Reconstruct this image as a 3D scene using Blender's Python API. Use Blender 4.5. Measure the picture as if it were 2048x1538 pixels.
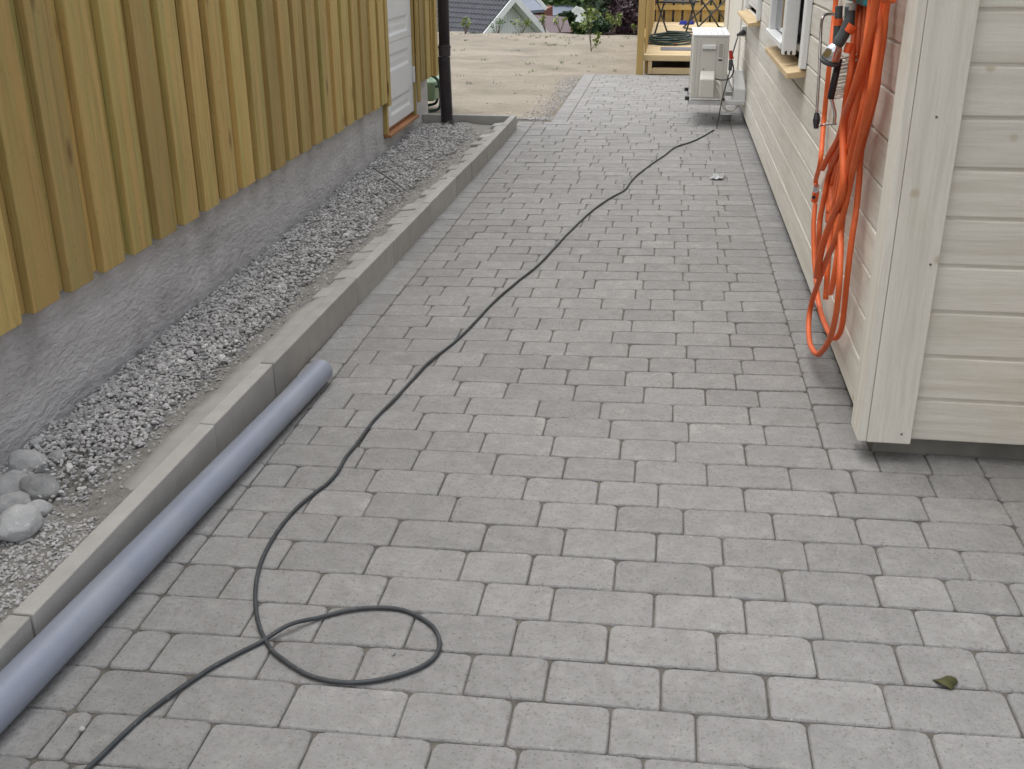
import bpy, bmesh, math, random
from mathutils import Vector, Matrix, noise
R=math.radians
random.seed(7)
for o in list(bpy.data.objects): bpy.data.objects.remove(o)
sc=bpy.context.scene
# ------------------------------------------------------------------ camera
EYE=Vector((0,0,1.45))
FPX=2121.45; CX,CY=1024,769
def _cam():
    def d(v): return Vector((v[0]-CX,-(v[1]-CY),-FPX)).normalized()
    yc=d((1354,-119)); zc=-d((1037,5842)); zc=(zc-zc.dot(yc)*yc).normalized(); xc=yc.cross(zc)
    return Matrix((xc,yc,zc))            # rows: world axes in camera space
CR=_cam()
cam=bpy.data.cameras.new('Camera'); co=bpy.data.objects.new('Camera',cam); sc.collection.objects.link(co)
co.matrix_world=Matrix.Translation(EYE)@CR.to_4x4()
cam.sensor_width=36; cam.lens=FPX/2048*36; cam.clip_end=1500; cam.clip_start=.05
sc.camera=co
# ------------------------------------------------------------------ world, sun, exposure
w=bpy.data.worlds.new('World'); sc.world=w; w.use_nodes=True
nt=w.node_tree; bg=nt.nodes['Background']
sky=nt.nodes.new('ShaderNodeTexSky'); sky.sky_type='NISHITA'; sky.sun_disc=False
SUN_EL,SUN_AZ=R(76),R(-80)               # azimuth measured from +Y towards +X
sky.sun_elevation=SUN_EL; sky.sun_rotation=SUN_AZ; sky.dust_density=3; sky.air_density=1; sky.ozone_density=1
hs=nt.nodes.new('ShaderNodeHueSaturation'); hs.inputs['Saturation'].default_value=.24
nt.links.new(sky.outputs[0],hs.inputs['Color']); nt.links.new(hs.outputs[0],bg.inputs[0]); bg.inputs[1].default_value=.15
sl=bpy.data.lights.new('sun','SUN'); sl.energy=.7; sl.angle=R(80); sl.color=(1,.975,.94)
so=bpy.data.objects.new('sun',sl); sc.collection.objects.link(so)
dv=Vector((math.sin(SUN_AZ)*math.cos(SUN_EL),math.cos(SUN_AZ)*math.cos(SUN_EL),math.sin(SUN_EL)))
so.rotation_euler=dv.to_track_quat('Z','Y').to_euler(); so.location=(0,0,30)
sc.view_settings.view_transform='Standard'; sc.view_settings.look='None'; sc.view_settings.gamma=1
sc.view_settings.exposure=1.03
# ------------------------------------------------------------------ helpers
def ray(x,y): return CR@Vector((x-CX,-(y-CY),-FPX))
def atz(x,y,z=0.): r=ray(x,y); return EYE+r*((z-EYE.z)/r.z)
def atx(x,y,X): r=ray(x,y); return EYE+r*(X/r.x)
def aty(x,y,Y): r=ray(x,y); return EYE+r*(Y/r.y)

class MB:
    def __init__(s): s.v=[];s.f=[];s.t=[]
    def add(s,vs,fs,tone=.5):
        n=len(s.v); s.v+= [tuple(a) for a in vs]; s.f+=[tuple(i+n for i in f) for f in fs]; s.t+=[tone]*len(fs)
    def box(s,x0,x1,y0,y1,z0,z1,tone=.5,M=None):
        vs=[Vector((x,y,z)) for z in (z0,z1) for y in (y0,y1) for x in (x0,x1)]
        if M: vs=[M@a for a in vs]
        s.add(vs,[(0,2,3,1),(4,5,7,6),(0,1,5,4),(2,6,7,3),(0,4,6,2),(1,3,7,5)],tone)
    def hexa(s,b,t,tone=.5):      # bottom 4, top 4 (ccw seen from above)
        s.add(list(b)+list(t),[(3,2,1,0),(4,5,6,7),(0,1,5,4),(1,2,6,5),(2,3,7,6),(3,0,4,7)],tone)
    def tube(s,pts,r,seg=8,tone=.5,cap=True):
        pts=[Vector(p) for p in pts]; n=len(pts); rs=r if isinstance(r,(list,tuple)) else [r]*n
        vs=[];prev=None
        for i,p in enumerate(pts):
            t=(pts[min(i+1,n-1)]-pts[max(i-1,0)]).normalized()
            if prev is None:
                a=Vector((0,0,1)) if abs(t.z)<.9 else Vector((1,0,0)); u=t.cross(a).normalized()
            else: u=(prev-t*prev.dot(t)).normalized()
            prev=u; v=t.cross(u)
            for k in range(seg):
                a=2*math.pi*k/seg; vs.append(p+(u*math.cos(a)+v*math.sin(a))*rs[i])
        fs=[(i*seg+k,i*seg+(k+1)%seg,(i+1)*seg+(k+1)%seg,(i+1)*seg+k) for i in range(n-1) for k in range(seg)]
        if cap: fs+=[tuple(range(seg))[::-1],tuple((n-1)*seg+k for k in range(seg))]
        s.add(vs,fs,tone)
    def build(s,name,mat,parent=None,smooth=False,bevel=0,seg=1,loc=None,rotz=0,auto=None):
        me=bpy.data.meshes.new(name); me.from_pydata(s.v,[],s.f); me.materials.append(mat)
        at=me.attributes.new('tone','FLOAT','FACE'); at.data.foreach_set('value',s.t)
        if smooth: me.polygons.foreach_set('use_smooth',[True]*len(me.polygons))
        me.update()
        o=bpy.data.objects.new(name,me); sc.collection.objects.link(o)
        if parent: o.parent=parent
        if loc: o.location=loc
        o.rotation_euler.z=rotz
        if bevel:
            b=o.modifiers.new('bevel','BEVEL'); b.width=bevel; b.segments=seg; b.limit_method='ANGLE'; b.angle_limit=R(50)
        return o
def smooth_path(pts,k=5):
    pts=[Vector(p) for p in pts]; out=[]
    for i in range(len(pts)-1):
        p0=pts[max(i-1,0)];p1=pts[i];p2=pts[i+1];p3=pts[min(i+2,len(pts)-1)]
        for j in range(k):
            t=j/k; out.append(.5*((2*p1)+(p2-p0)*t+(2*p0-5*p1+4*p2-p3)*t*t+(3*p1-p0-3*p2+p3)*t*t*t))
    out.append(pts[-1]); return out
def empty(name,label,cat,loc=(0,0,0),rotz=0,group=None):
    o=bpy.data.objects.new(name,None); sc.collection.objects.link(o); o.location=loc; o.rotation_euler.z=rotz
    o.empty_display_size=.1; return tag(o,label,cat,group)
def tag(o,label=None,cat=None,group=None,kind=None):
    if label: o['label']=label
    if cat: o['category']=cat
    if group: o['group']=group
    if kind: o['kind']=kind
    return o
def copy_thing(root,loc,rotz=0,scale=1,label=None):
    c=root.copy(); sc.collection.objects.link(c); c.location=loc; c.rotation_euler.z=rotz; c.scale=(scale,)*3
    if label: c['label']=label
    for ch in list(root.children):
        d=ch.copy(); sc.collection.objects.link(d); d.parent=c
    return c
# ------------------------------------------------------------------ materials
def N(nt,t,**k):
    n=nt.nodes.new(t)
    for a,b in k.items(): setattr(n,a,b)
    return n
def mat(name,c1,c2=None,scale=5,stretch=(1,1,1),detail=6,rough=.8,tone=0.,bump=0.,bscale=60,bstretch=None,
        speck=None,metal=0,blotch=None,knots=None,grain=None,toneoff=True,coat=0,spec=.4,contrast=(.3,.7)):
    m=bpy.data.materials.new(name); m.use_nodes=True; nt=m.node_tree; L=nt.links.new
    b=nt.nodes['Principled BSDF']; b.inputs['Roughness'].default_value=rough; b.inputs['Metallic'].default_value=metal
    b.inputs['Specular IOR Level'].default_value=spec; b.inputs['Coat Weight'].default_value=coat
    c1=c1+(1,); c2=(c2 or c1[:3])[:3]+(1,)
    tc=N(nt,'ShaderNodeTexCoord'); at=N(nt,'ShaderNodeAttribute',attribute_name='tone')
    off=N(nt,'ShaderNodeVectorMath',operation='MULTIPLY_ADD')     # per piece offset of the pattern
    cmb=N(nt,'ShaderNodeCombineXYZ')
    for i in range(3): L(at.outputs['Fac'],cmb.inputs[i])
    L(cmb.outputs[0],off.inputs[0]); off.inputs[1].default_value=(17.3,31.7,23.1) if toneoff else (0,0,0); L(tc.outputs['Object'],off.inputs[2])
    def nz(sc_,st=(1,1,1),det=6,rg=.55,dist=0):
        mp=N(nt,'ShaderNodeMapping'); mp.inputs['Scale'].default_value=st; L(off.outputs[0],mp.inputs[0])
        n=N(nt,'ShaderNodeTexNoise'); n.inputs['Scale'].default_value=sc_; n.inputs['Detail'].default_value=det
        n.inputs['Roughness'].default_value=rg; n.inputs['Distortion'].default_value=dist; L(mp.outputs[0],n.inputs['Vector']); return n
    def ramp(src,a,bb):
        r=N(nt,'ShaderNodeMapRange'); r.inputs['From Min'].default_value=a; r.inputs['From Max'].default_value=bb; L(src,r.inputs['Value']); return r.outputs[0]
    def mix(fac,A,B,mode='MIX'):
        x=N(nt,'ShaderNodeMix',data_type='RGBA',blend_type=mode)
        if isinstance(fac,(int,float)): x.inputs[0].default_value=fac
        else: L(fac,x.inputs[0])
        for i,v in ((6,A),(7,B)):
            if isinstance(v,tuple): x.inputs[i].default_value=v
            else: L(v,x.inputs[i])
        return x.outputs[2]
    n1=nz(scale,stretch,detail)
    col=mix(ramp(n1.outputs[0],*contrast),c1,c2)
    if grain:    # (color, scale, stretch, strength)
        g=nz(grain[1],grain[2],4,.6,.4); f=ramp(g.outputs[0],.45,.75); mm=N(nt,'ShaderNodeMath',operation='MULTIPLY'); mm.inputs[1].default_value=grain[3]; L(f,mm.inputs[0])
        col=mix(mm.outputs[0],col,grain[0]+(1,))
        if len(grain)>4:
            g2=nz(grain[4],tuple(v*3 for v in grain[2]),5,.7,.8); f2=ramp(g2.outputs[0],.48,.62); m2=N(nt,'ShaderNodeMath',operation='MULTIPLY'); m2.inputs[1].default_value=.45; L(f2,m2.inputs[0]); col=mix(m2.outputs[0],col,grain[5]+(1,))
    if blotch:   # (color, scale, lo, hi, strength)
        g=nz(blotch[1],(1,1,1),5,.6); f=ramp(g.outputs[0],blotch[2],blotch[3]); mm=N(nt,'ShaderNodeMath',operation='MULTIPLY'); mm.inputs[1].default_value=blotch[4]; L(f,mm.inputs[0])
        col=mix(mm.outputs[0],col,blotch[0]+(1,))
    if knots:    # (color, scale vector, radius, strength)
        mp=N(nt,'ShaderNodeMapping'); mp.inputs['Scale'].default_value=knots[1]; L(off.outputs[0],mp.inputs[0])
        vo=N(nt,'ShaderNodeTexVoronoi'); vo.inputs['Scale'].default_value=1; L(mp.outputs[0],vo.inputs['Vector'])
        r=N(nt,'ShaderNodeMapRange'); r.inputs['From Min'].default_value=knots[2]; r.inputs['From Max'].default_value=knots[2]*.45; r.inputs['To Max'].default_value=knots[3]
        L(vo.outputs['Distance'],r.inputs['Value']); col=mix(r.outputs[0],col,knots[0]+(1,))
    if speck:    # (color, scale, lo, hi, strength)
        g=nz(speck[1],(1,1,1),2,.5); f=ramp(g.outputs[0],speck[2],speck[3]); mm=N(nt,'ShaderNodeMath',operation='MULTIPLY'); mm.inputs[1].default_value=speck[4]; L(f,mm.inputs[0])
        col=mix(mm.outputs[0],col,speck[0]+(1,))
    if tone:
        mr=N(nt,'ShaderNodeMapRange'); L(at.outputs['Fac'],mr.inputs['Value']); mr.inputs['To Min'].default_value=1-tone; mr.inputs['To Max'].default_value=1+tone
        vm=N(nt,'ShaderNodeVectorMath',operation='SCALE'); L(col,vm.inputs[0]); L(mr.outputs[0],vm.inputs['Scale']); col=vm.outputs[0]
    L(col,b.inputs['Base Color'])
    if bump:
        g=nz(bscale,bstretch or stretch,6,.65); bp=N(nt,'ShaderNodeBump'); bp.inputs['Strength'].default_value=1; bp.inputs['Distance'].default_value=bump
        L(g.outputs[0],bp.inputs['Height']); L(bp.outputs[0],b.inputs['Normal'])
    return m
M={}
M['paver']=mat('concrete_paver',(.242,.238,.231),(.301,.296,.288),16,tone=.085,bump=.009,bscale=85,rough=.9,
    grain=((.19,.185,.175),55,(1,1,1),.55),speck=((.12,.115,.11),150,.60,.70,.6),blotch=((.42,.41,.39),11,.58,.8,.55))
M['joint']=mat('joint_sand',(.075,.07,.062),(.15,.135,.115),30,bump=.003,bscale=200,rough=1)
M['kerb']=mat('kerb_concrete',(.335,.325,.305),(.395,.385,.36),12,tone=.1,bump=.0015,bscale=250,rough=.9,speck=((.14,.12,.1),300,.68,.74,.5),blotch=((.26,.25,.23),9,.6,.75,.5))
M['soil']=mat('soil',(.22,.21,.19),(.34,.325,.30),22,bump=.016,bscale=55,rough=1,speck=((.42,.41,.40),150,.6,.7,.7),detail=10)
M['sand']=mat('sand_ground',(.22,.193,.15),(.31,.272,.218),1.1,stretch=(1,1.6,1),bump=.05,bscale=7,rough=1,detail=12,blotch=((.155,.14,.11),1.3,.48,.7,.7),speck=((.2,.16,.12),26,.66,.72,.6))
M['grass']=mat('rough_grass',(.07,.08,.04),(.11,.12,.06),.6,bump=.1,bscale=3,rough=1)
M['gravel']=mat('gravel_stone',(.34,.337,.335),(.47,.46,.45),40,tone=.42,bump=.0015,bscale=160,rough=.9)
M['boulder']=mat('field_stone',(.27,.275,.28),(.42,.42,.41),18,tone=.3,bump=.004,bscale=60,rough=.85,speck=((.55,.55,.53),120,.62,.7,.5))
M['plaster']=mat('foundation_plaster',(.52,.51,.515),(.64,.63,.63),9,stretch=(1,.35,1.4),bump=.022,bscale=34,bstretch=(1,.55,1.3),rough=1,detail=12,
    blotch=((.26,.245,.245),3.2,.5,.72,.55),speck=((.5,.48,.49),90,.6,.72,.45))
M['pine']=mat('impregnated_pine',(.40,.265,.088),(.50,.35,.13),1.6,stretch=(3,3,.35),tone=.22,bump=.0016,bscale=40,bstretch=(6,6,.25),rough=.75,
    grain=((.30,.31,.10),6,(3,3,.13),.85,4,(.25,.165,.05)),knots=((.15,.07,.025),(6,6,2.0),.13,.75),speck=((.26,.19,.06),40,.62,.75,.35))
M['deckwood']=mat('new_decking',(.50,.39,.22),(.62,.50,.31),2,stretch=(.3,4,3),tone=.12,bump=.001,bscale=40,bstretch=(.3,5,3),rough=.8)
M['postwood']=mat('railing_pine',(.36,.24,.08),(.46,.33,.13),2,stretch=(3,3,.3),tone=.2,bump=.001,bscale=40,bstretch=(5,5,.3),rough=.8)
M['rawwood']=mat('raw_board',(.50,.37,.20),(.62,.48,.29),3,stretch=(4,.5,4),bump=.001,bscale=40,rough=.85,blotch=((.30,.21,.12),9,.5,.7,.5))
M['sillwood']=mat('door_sill_wood',(.30,.13,.055),(.42,.20,.09),4,stretch=(4,.5,4),bump=.001,rough=.6)
def whitewood(name,st,gst):
    return mat(name,(.625,.597,.53),(.695,.667,.60),2.2,stretch=st,tone=.05,bump=.0012,bscale=30,bstretch=gst,rough=.62,
      grain=((.47,.425,.345),6,gst,.65,5,(.54,.50,.425)),knots=((.40,.33,.20),(4.3,4.3,4.3),.075,.65),blotch=((.52,.48,.36),3.5,.56,.75,.45),speck=((.55,.53,.45),120,.55,.7,.25))
M['whiteX']=whitewood('white_stained_board_front',(.4,3,3),(.25,5,5))
M['whiteY']=whitewood('white_stained_board_side',(3,.4,3),(5,.25,5))
M['whiteZ']=whitewood('white_stained_board_upright',(3,3,.4),(5,5,.25))
M['wpaint']=mat('white_gloss_paint',(.72,.73,.72),(.78,.79,.78),3,rough=.35,bump=.0002,bscale=60)
M['doorpaint']=mat('door_white',(.66,.675,.69),(.71,.725,.74),3,rough=.4,bump=.0002,bscale=40)
M['concrete']=mat('house_foundation',(.16,.155,.14),(.24,.235,.21),8,bump=.002,rough=1,blotch=((.1,.1,.09),6,.5,.7,.5))
M['pvc']=mat('grey_pvc',(.20,.225,.285),(.23,.255,.315),6,rough=.36,bump=.0002,bscale=200,spec=.5,blotch=((.30,.31,.34),4,.5,.7,.35),speck=((.4,.42,.44),180,.7,.76,.3))
M['pvcin']=mat('pvc_inside',(.12,.13,.16),rough=.5)
M['cable']=mat('black_rubber',(.028,.032,.036),(.05,.055,.058),30,rough=.55,bump=.0005,bscale=200,speck=((.3,.3,.29),60,.66,.76,.5))
M['black']=mat('black_plastic',(.018,.02,.024),(.03,.032,.036),20,rough=.4)
M['pipeblk']=mat('black_downpipe_plastic',(.026,.02,.024),(.04,.032,.036),10,rough=.42,bump=.0003)
M['orange']=mat('orange_hose_rubber',(.68,.115,.026),(.76,.155,.04),14,rough=.52,bump=.0004,bscale=150,tone=.16,speck=((.4,.06,.03),50,.66,.76,.4),spec=.45)
M['orangep']=mat('orange_plastic',(.75,.12,.03),rough=.4)
M['teal']=mat('teal_plastic',(.02,.19,.22),rough=.45)
M['greyp']=mat('dark_grey_plastic',(.05,.06,.065),(.08,.09,.09),30,rough=.5)
M['chrome']=mat('chrome',(.62,.62,.64),rough=.16,metal=1)
M['steel']=mat('dull_steel',(.33,.30,.29),(.42,.38,.36),40,rough=.35,metal=.9)
M['bristle']=mat('pale_bristle',(.6,.58,.5),(.75,.73,.65),60,rough=.9)
M['hpwhite']=mat('heat_pump_enamel',(.60,.585,.53),(.64,.625,.57),4,rough=.42,bump=.0002)
M['hptop']=mat('heat_pump_skylit_lid',(.80,.80,.80),rough=.35)  # skylight on the top painted in: whiter than the casing
M['hpdark']=mat('heat_pump_label',(.36,.35,.32),(.42,.41,.38),30,rough=.5)
M['hose_w']=mat('white_insulated_hose',(.62,.60,.55),(.68,.66,.6),20,rough=.6)
M['galv']=mat('galvanised_bracket',(.60,.60,.60),(.68,.68,.68),20,rough=.4,metal=.3)
M['glass']=mat('window_glass',(.03,.04,.045),rough=.05,spec=.8)
M['tile']=mat('dark_roof_tile',(.075,.078,.088),(.10,.103,.115),3,rough=.8,tone=.2)
M['slate']=mat('grey_roof_sheet',(.12,.14,.18),(.15,.17,.21),1.5,rough=.6,tone=.1)
M['brownroof']=mat('brown_roof_sheet',(.085,.055,.06),(.11,.075,.08),1.5,rough=.7,tone=.1)
M['redwall']=mat('red_painted_wall',(.16,.045,.03),(.2,.06,.045),3,rough=.8)
M['whitewall']=mat('white_painted_wall',(.80,.81,.82),(.84,.85,.86),3,rough=.7,tone=.1)
M['leaf1']=mat('leaf_mid_green',(.045,.085,.02),(.08,.13,.03),2,tone=.5,rough=.6)
M['leaf2']=mat('leaf_dark_red',(.035,.016,.024),(.06,.028,.035),2,tone=.5,rough=.6)
M['leaf3']=mat('leaf_light_green',(.12,.17,.035),(.2,.25,.06),6,tone=.4,rough=.6)
M['leaf4']=mat('leaf_deep_green',(.02,.045,.018),(.04,.07,.025),2,tone=.5,rough=.6)
M['bark']=mat('bark',(.09,.07,.05),(.14,.11,.08),30,stretch=(2,2,.4),bump=.004,rough=1)
M['mat']=mat('grey_rubber_mat',(.13,.13,.15),(.17,.17,.19),30,rough=.8)
M['net']=mat('grey_chair_fabric',(.14,.15,.155),(.2,.21,.215),60,rough=.8)
M['blkcloth']=mat('black_chair_fabric',(.016,.017,.02),(.03,.03,.034),40,rough=.8)
M['metalblk']=mat('black_painted_tube',(.03,.035,.04),rough=.3,spec=.6)
M['greenp']=mat('green_painted_tube',(.02,.05,.045),rough=.35)
M['ltgreen']=mat('light_green_tray',(.20,.30,.19),rough=.5)
M['blue']=mat('blue_plastic',(.02,.03,.3),rough=.4)
M['clear']=mat('cloudy_plastic_film',(.33,.34,.345),(.44,.455,.46),12,rough=.25,bump=.002,bscale=80)
M['deadleaf']=mat('olive_leaf',(.04,.045,.012),(.07,.065,.02),60,rough=.7)
M['roofblk']=mat('eave_soffit',(.45,.44,.40),rough=.8)
M['red']=mat('red_plastic',(.4,.03,.02),rough=.4)
M['stick']=mat('rusty_rod',(.10,.095,.09),(.15,.14,.13),40,rough=.8)

# ================================================================== SETTING
def rnd(a,b): return random.uniform(a,b)
# ---- paving -------------------------------------------------------
CO=[1.526122,0.146121,-0.001107,-0.008797,0.065154,-0.011623]
def rowc(r):
    y,t=rowg(r)
    if r<=8: return 1.555+.1413*r, .021+.0012*r
    if r<14: k=(r-8)/6; yn=1.555+.1413*r; return yn*(1-k)+y*k, .0306*(1-k)+t*k
    return y,t
def rowg(r):
    if r<=34:
        return CO[0]+CO[1]*r+CO[2]*r*r/10, CO[3]+CO[4]*r/10+CO[5]*r*r/100 if r<=28 else .0825
    y34=CO[0]+CO[1]*34+CO[2]*34*34/10
    return y34+.1400*(r-34), max(0.0,.0825*(1-(r-34)/46))
def rowY(r,X):
    y,t=rowc(r); return y+t*max(X,-1.3) if X<.6 else y+t*.6+.03*(X-.6)
TAB={0:[-109,-84,-63,-39,-22,2],1:[-95,-71,-47,-25,-5,12,34,58],2:[-105,-81,-60,-36,-19,5,27,51,76],3:[-90,-73,-52,-28,-7,17,38,56,73],4:[-101,-79,-62,-38,-21,3,24,41,63,81],5:[-91,-69,-45,-28,-7,17,34,56,73,88],6:[-104,-83,-66,-42,-21,3,20,41,59,80],7:[-94,-77,-53,-29,-8,10,34,56,73],8:[-104,-80,-59,-35,-14,3,27,52,76,98],9:[-111,-87,-70,-46,-25,-4,17,41,59,81,98],10:[-106,-90,-69,-52,-30,-9,8,29,54,68,83,98],11:[-98,-75,-58,-34,-13,12,36],12:[-103,-79,-62,-38,-17,7,32],13:[-92,-68,-51,-27,-3,18,36],14:[-109,-88,-71,-48,-31,-10,7,29],15:[-105,-81,-64,-40,-24,-2,15,32],16:[-95,-74,-51,-34,-10,12,37],17:[-99,-78,-58,-41,-17,8,29],18:[-93,-69,-48,-31,-10,15,32],19:[-96,-80,-59,-39,-14,7,29],20:[-100,-83,-62,-42,-24,-3,19,36],21:[-96,-73,-56,-35,-10,7,29],22:[-107,-86,-70,-46,-29,-7,14,32],23:[-93,-76,-56,-35,-10,11,36],24:[-103,-87,-66,-49,-25,-7,14,32],25:[-100,-84,-60,-39,-18,7,28],26:[-103,-83,-66,-45,-21,-3,14,32],27:[-101,-77,-54,-32,-10,7,29],28:[-99,-83,-61,-38,-20,-3,14,36],29:[-95,-72,-54,-30,-13,4,29],30:[-106,-82,-65,-44,-27,-6,12,36],31:[-99,-76,-58,-41,-17,4,29],32:[-92,-69,-48,-31,-14,11,32],33:[-103,-82,-61,-45,-24,-2,15,36],34:[-96,-73,-49,-28,-6,11,32]}
prng=random.Random(3)
pv=MB()
def paver(x0,x1,r,ra=-.5,rb=.5,yclip=None,tone=None):
    """one concrete block: rounded corners in plan, chamfered top edge"""
    g=.0009; x0+=g+prng.uniform(0,.0009); x1-=g+prng.uniform(0,.0009)
    if x1-x0<.02: return
    def Y(x,s): 
        y=rowY(r,x)+ (rowc(r+1)[0]-rowc(r)[0])*s
        return y
    ya0,ya1=Y(x0,ra)+.0017,Y(x1,ra)+.0017; yb0,yb1=Y(x0,rb)-.0017,Y(x1,rb)-.0017
    if yclip is not None:
        yb0=min(yb0,yclip); yb1=min(yb1,yclip)
        if yb0-ya0<.02: return
    jx,jy=prng.uniform(-.0009,.0009),prng.uniform(-.0013,.0013)
    dz=prng.uniform(-.0014,.0014); tx,ty=prng.uniform(-.010,.010),prng.uniform(-.012,.012)
    cr=.018*prng.uniform(.7,1.3); ch=.0034
    def ring(ins,z,c):
        cs=[]
        P=[(x0+ins,ya0+ins),(x1-ins,ya1+ins),(x1-ins,yb1-ins),(x0+ins,yb0-ins)]
        xm=(x0+x1)/2; ym=(ya0+yb1)/2
        cc=max(c-ins*.3,.003)
        for i,(px,py) in enumerate(P):
            sx=1 if i in(0,3) else -1; sy=1 if i in(0,1) else -1
            kx=cc if i in (2,3) else cc*.55
            A=(px,py+sy*kx); Bm=(px+sx*kx*.28,py+sy*kx*.28); C=(px+sx*kx,py)
            seq=(A,Bm,C) if i in(0,2) else (C,Bm,A)
            for a,b in seq: cs.append((a+jx,b+jy,z+dz+tx*(a-xm)+ty*(b-ym)))
        return cs
    r0=ring(0,-.05,cr); r1=ring(0,-.0044,cr); r2=ring(.0016,-.0018,cr); r3=ring(ch,0,cr)
    n=12; vs=r0+r1+r2+r3
    fs=[(k*n+i,k*n+(i+1)%n,(k+1)*n+(i+1)%n,(k+1)*n+i) for k in range(3) for i in range(n)]+[tuple(3*n+i for i in range(n))]
    pv.add(vs,fs,prng.random() if tone is None else tone)
YJOG=9.43; YEND=12.95; NR=83
for r in range(-6,NR):
    yc=rowc(r)[0]
    if yc>YEND+.12: break
    far=yc>YJOG
    L0=-.865 if far else -1.142; xr=.533 if r>=11 else 2.6
    js=[a/100 for a in TAB.get(r,[])]
    if not js:
        js=[]
        x=L0+prng.choice((.08,.13,.17,.21))
        while x<xr-.09: js.append(x); x+=prng.choice((.17,.21,.245))
    xs=[L0]
    last=js[-1]
    if r<=10:
        while last<xr-.2: last+=prng.choice((.17,.21,.245)); js.append(last)
    for x in js:
        if x-xs[-1]>.035: xs.append(x)
    if xr-xs[-1]<.05: xs.pop()
    xs.append(xr)
    # in row 10 the field meets the foundation beyond the corner
    for a,b in zip(xs,xs[1:]):
        paver(a,b,r,yclip=YEND)
    # left border
    if far: paver(-1.005,-.865,r,yclip=YEND)
    else: paver(-1.283,-1.142,r,yclip=YJOG)
    if r>=11: paver(.533,.674,r,-.5 if r==11 else -.5+.3,.5+.3,yclip=YEND)
pav=pv.build('paving',M['paver']); tag(pav,kind='structure')
jb=MB()
jb.add([(-1.34,0,-.007),(2.7,0,-.007),(2.7,3.2,-.007),(.7,3.2,-.007),(.7,12.96,-.007),(-1.01,12.96,-.007),(-1.01,9.44,-.007),(-1.34,9.44,-.007)],[tuple(range(8))])
jo=jb.build('path',M['joint']); tag(jo,kind='structure')

# ---- sand yard, slope, far terrain: one sheet --------------------
def ground_z(x,y):
    n=noise.noise(Vector((x*.6,y*.6,3)))*.03+noise.noise(Vector((x*2.3,y*2.3,9)))*.03
    edge=18.75+.12*noise.noise(Vector((x*.7,0,5)))
    if y<edge:
        z=-.012+n*(.25 if (y<9.6 and x>-1.8) else .9)
        if x>-1.6: z=min(z,-.012) if y<13.2 else z-.01
        if y>17: z+= .03*(y-17)/1.7
        return z
    t=y-edge
    z=-.02-.55*min(t,12)-.06*max(0,min(t-12,30))
    if y>110: z+=(y-110)*.11
    return z+ n*(1+t*.1)
xs=[-160,-110,-80,-60,-45,-34,-26,-20,-16,-13,-11]+[-9+.22*i for i in range(int(13/.22))]+[4.2,5,6,8,11,15,20,28,40,60,90,130,180]
ys=[-12,-6,-2,0,2,4,6,8]+[9+.2*i for i in range(60)]+[21.2,22,24,27,31,36,44,55,70,90,110,130,170,230,320,460]
gm=MB(); vs=[]
for y in ys:
    for x in xs:
        under = (-2.3<x<3.4 and y<9.2)
        z=-.09 if under else ground_z(x,y)
        if -1.0<x<.8 and 8<y<12.8: z=-.09
        if x>3 and y<9: z=-.02
        vs.append((x,y,z))
nx=len(xs)
fs=[(j*nx+i,j*nx+i+1,(j+1)*nx+i+1,(j+1)*nx+i) for j in range(len(ys)-1) for i in range(nx-1)]
gm.add(vs,fs)
gr=gm.build('ground',M['sand'],smooth=True); tag(gr,kind='structure')
gr.data.materials.append(M['grass'])
for p in gr.data.polygons:
    if p.center.y>19.6: p.material_index=1

def lerp(y,ps):
    if y<=ps[0][0]: return ps[0][1]
    for (a,b),(c,d) in zip(ps,ps[1:]):
        if y<=c: return b+(d-b)*(y-a)/(c-a)
    return ps[-1][1]
def KX(y): return lerp(y,[(1.5,-1.315),(2.7,-1.303),(3.8,-1.285),(5.6,-1.265),(7,-1.25),(9,-1.245)])   # kerb face
def KZ(y): return lerp(y,[(1.5,.098),(2.7,.108),(3.8,.120),(5.6,.124),(7,.120),(9,.112)])            # kerb top
# ---- soil strip between kerb and shed ----------------------------
TH=R(1.02)
SH=Vector((-1.87,2.7,0))
def wallx(y): return SH.x-.0178*(y-SH.y)-.05        # foundation face
def soil_z(x,y):
    wx=wallx(y); u=(x-wx)/(KX(y)-.05-wx)                 # 0 at wall, 1 at kerb
    zw=-.015+.06*min(max((y-2.6)/5.6,0),1); zk=.072-.03*min(max((y-6)/2.4,0),1)
    if y<2.3: zw=.01
    z=zw*(1-u)+zk*u
    z+=.03*math.exp(-((u-.38)/.25)**2)*(1-.6*min(max((y-6.5)/2,0),1))
    z+=noise.noise(Vector((x*9,y*9,1)))*.014+noise.noise(Vector((x*25,y*25,2)))*.006
    return z
sm=MB(); vs=[]; NX=26; ys2=[.6+.04*i for i in range(int(8.3/.04))]
for y in ys2:
    for i in range(NX+1):
        wx=wallx(y)-.02; x=wx+(KX(y)-.025-wx)*i/NX; vs.append((x,y,soil_z(x,y)))
fs=[(j*(NX+1)+i,j*(NX+1)+i+1,(j+1)*(NX+1)+i+1,(j+1)*(NX+1)+i) for j in range(len(ys2)-1) for i in range(NX)]
sm.add(vs,fs); so_=sm.build('soil_bed',M['soil'],smooth=True); tag(so_,kind='structure')

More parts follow.
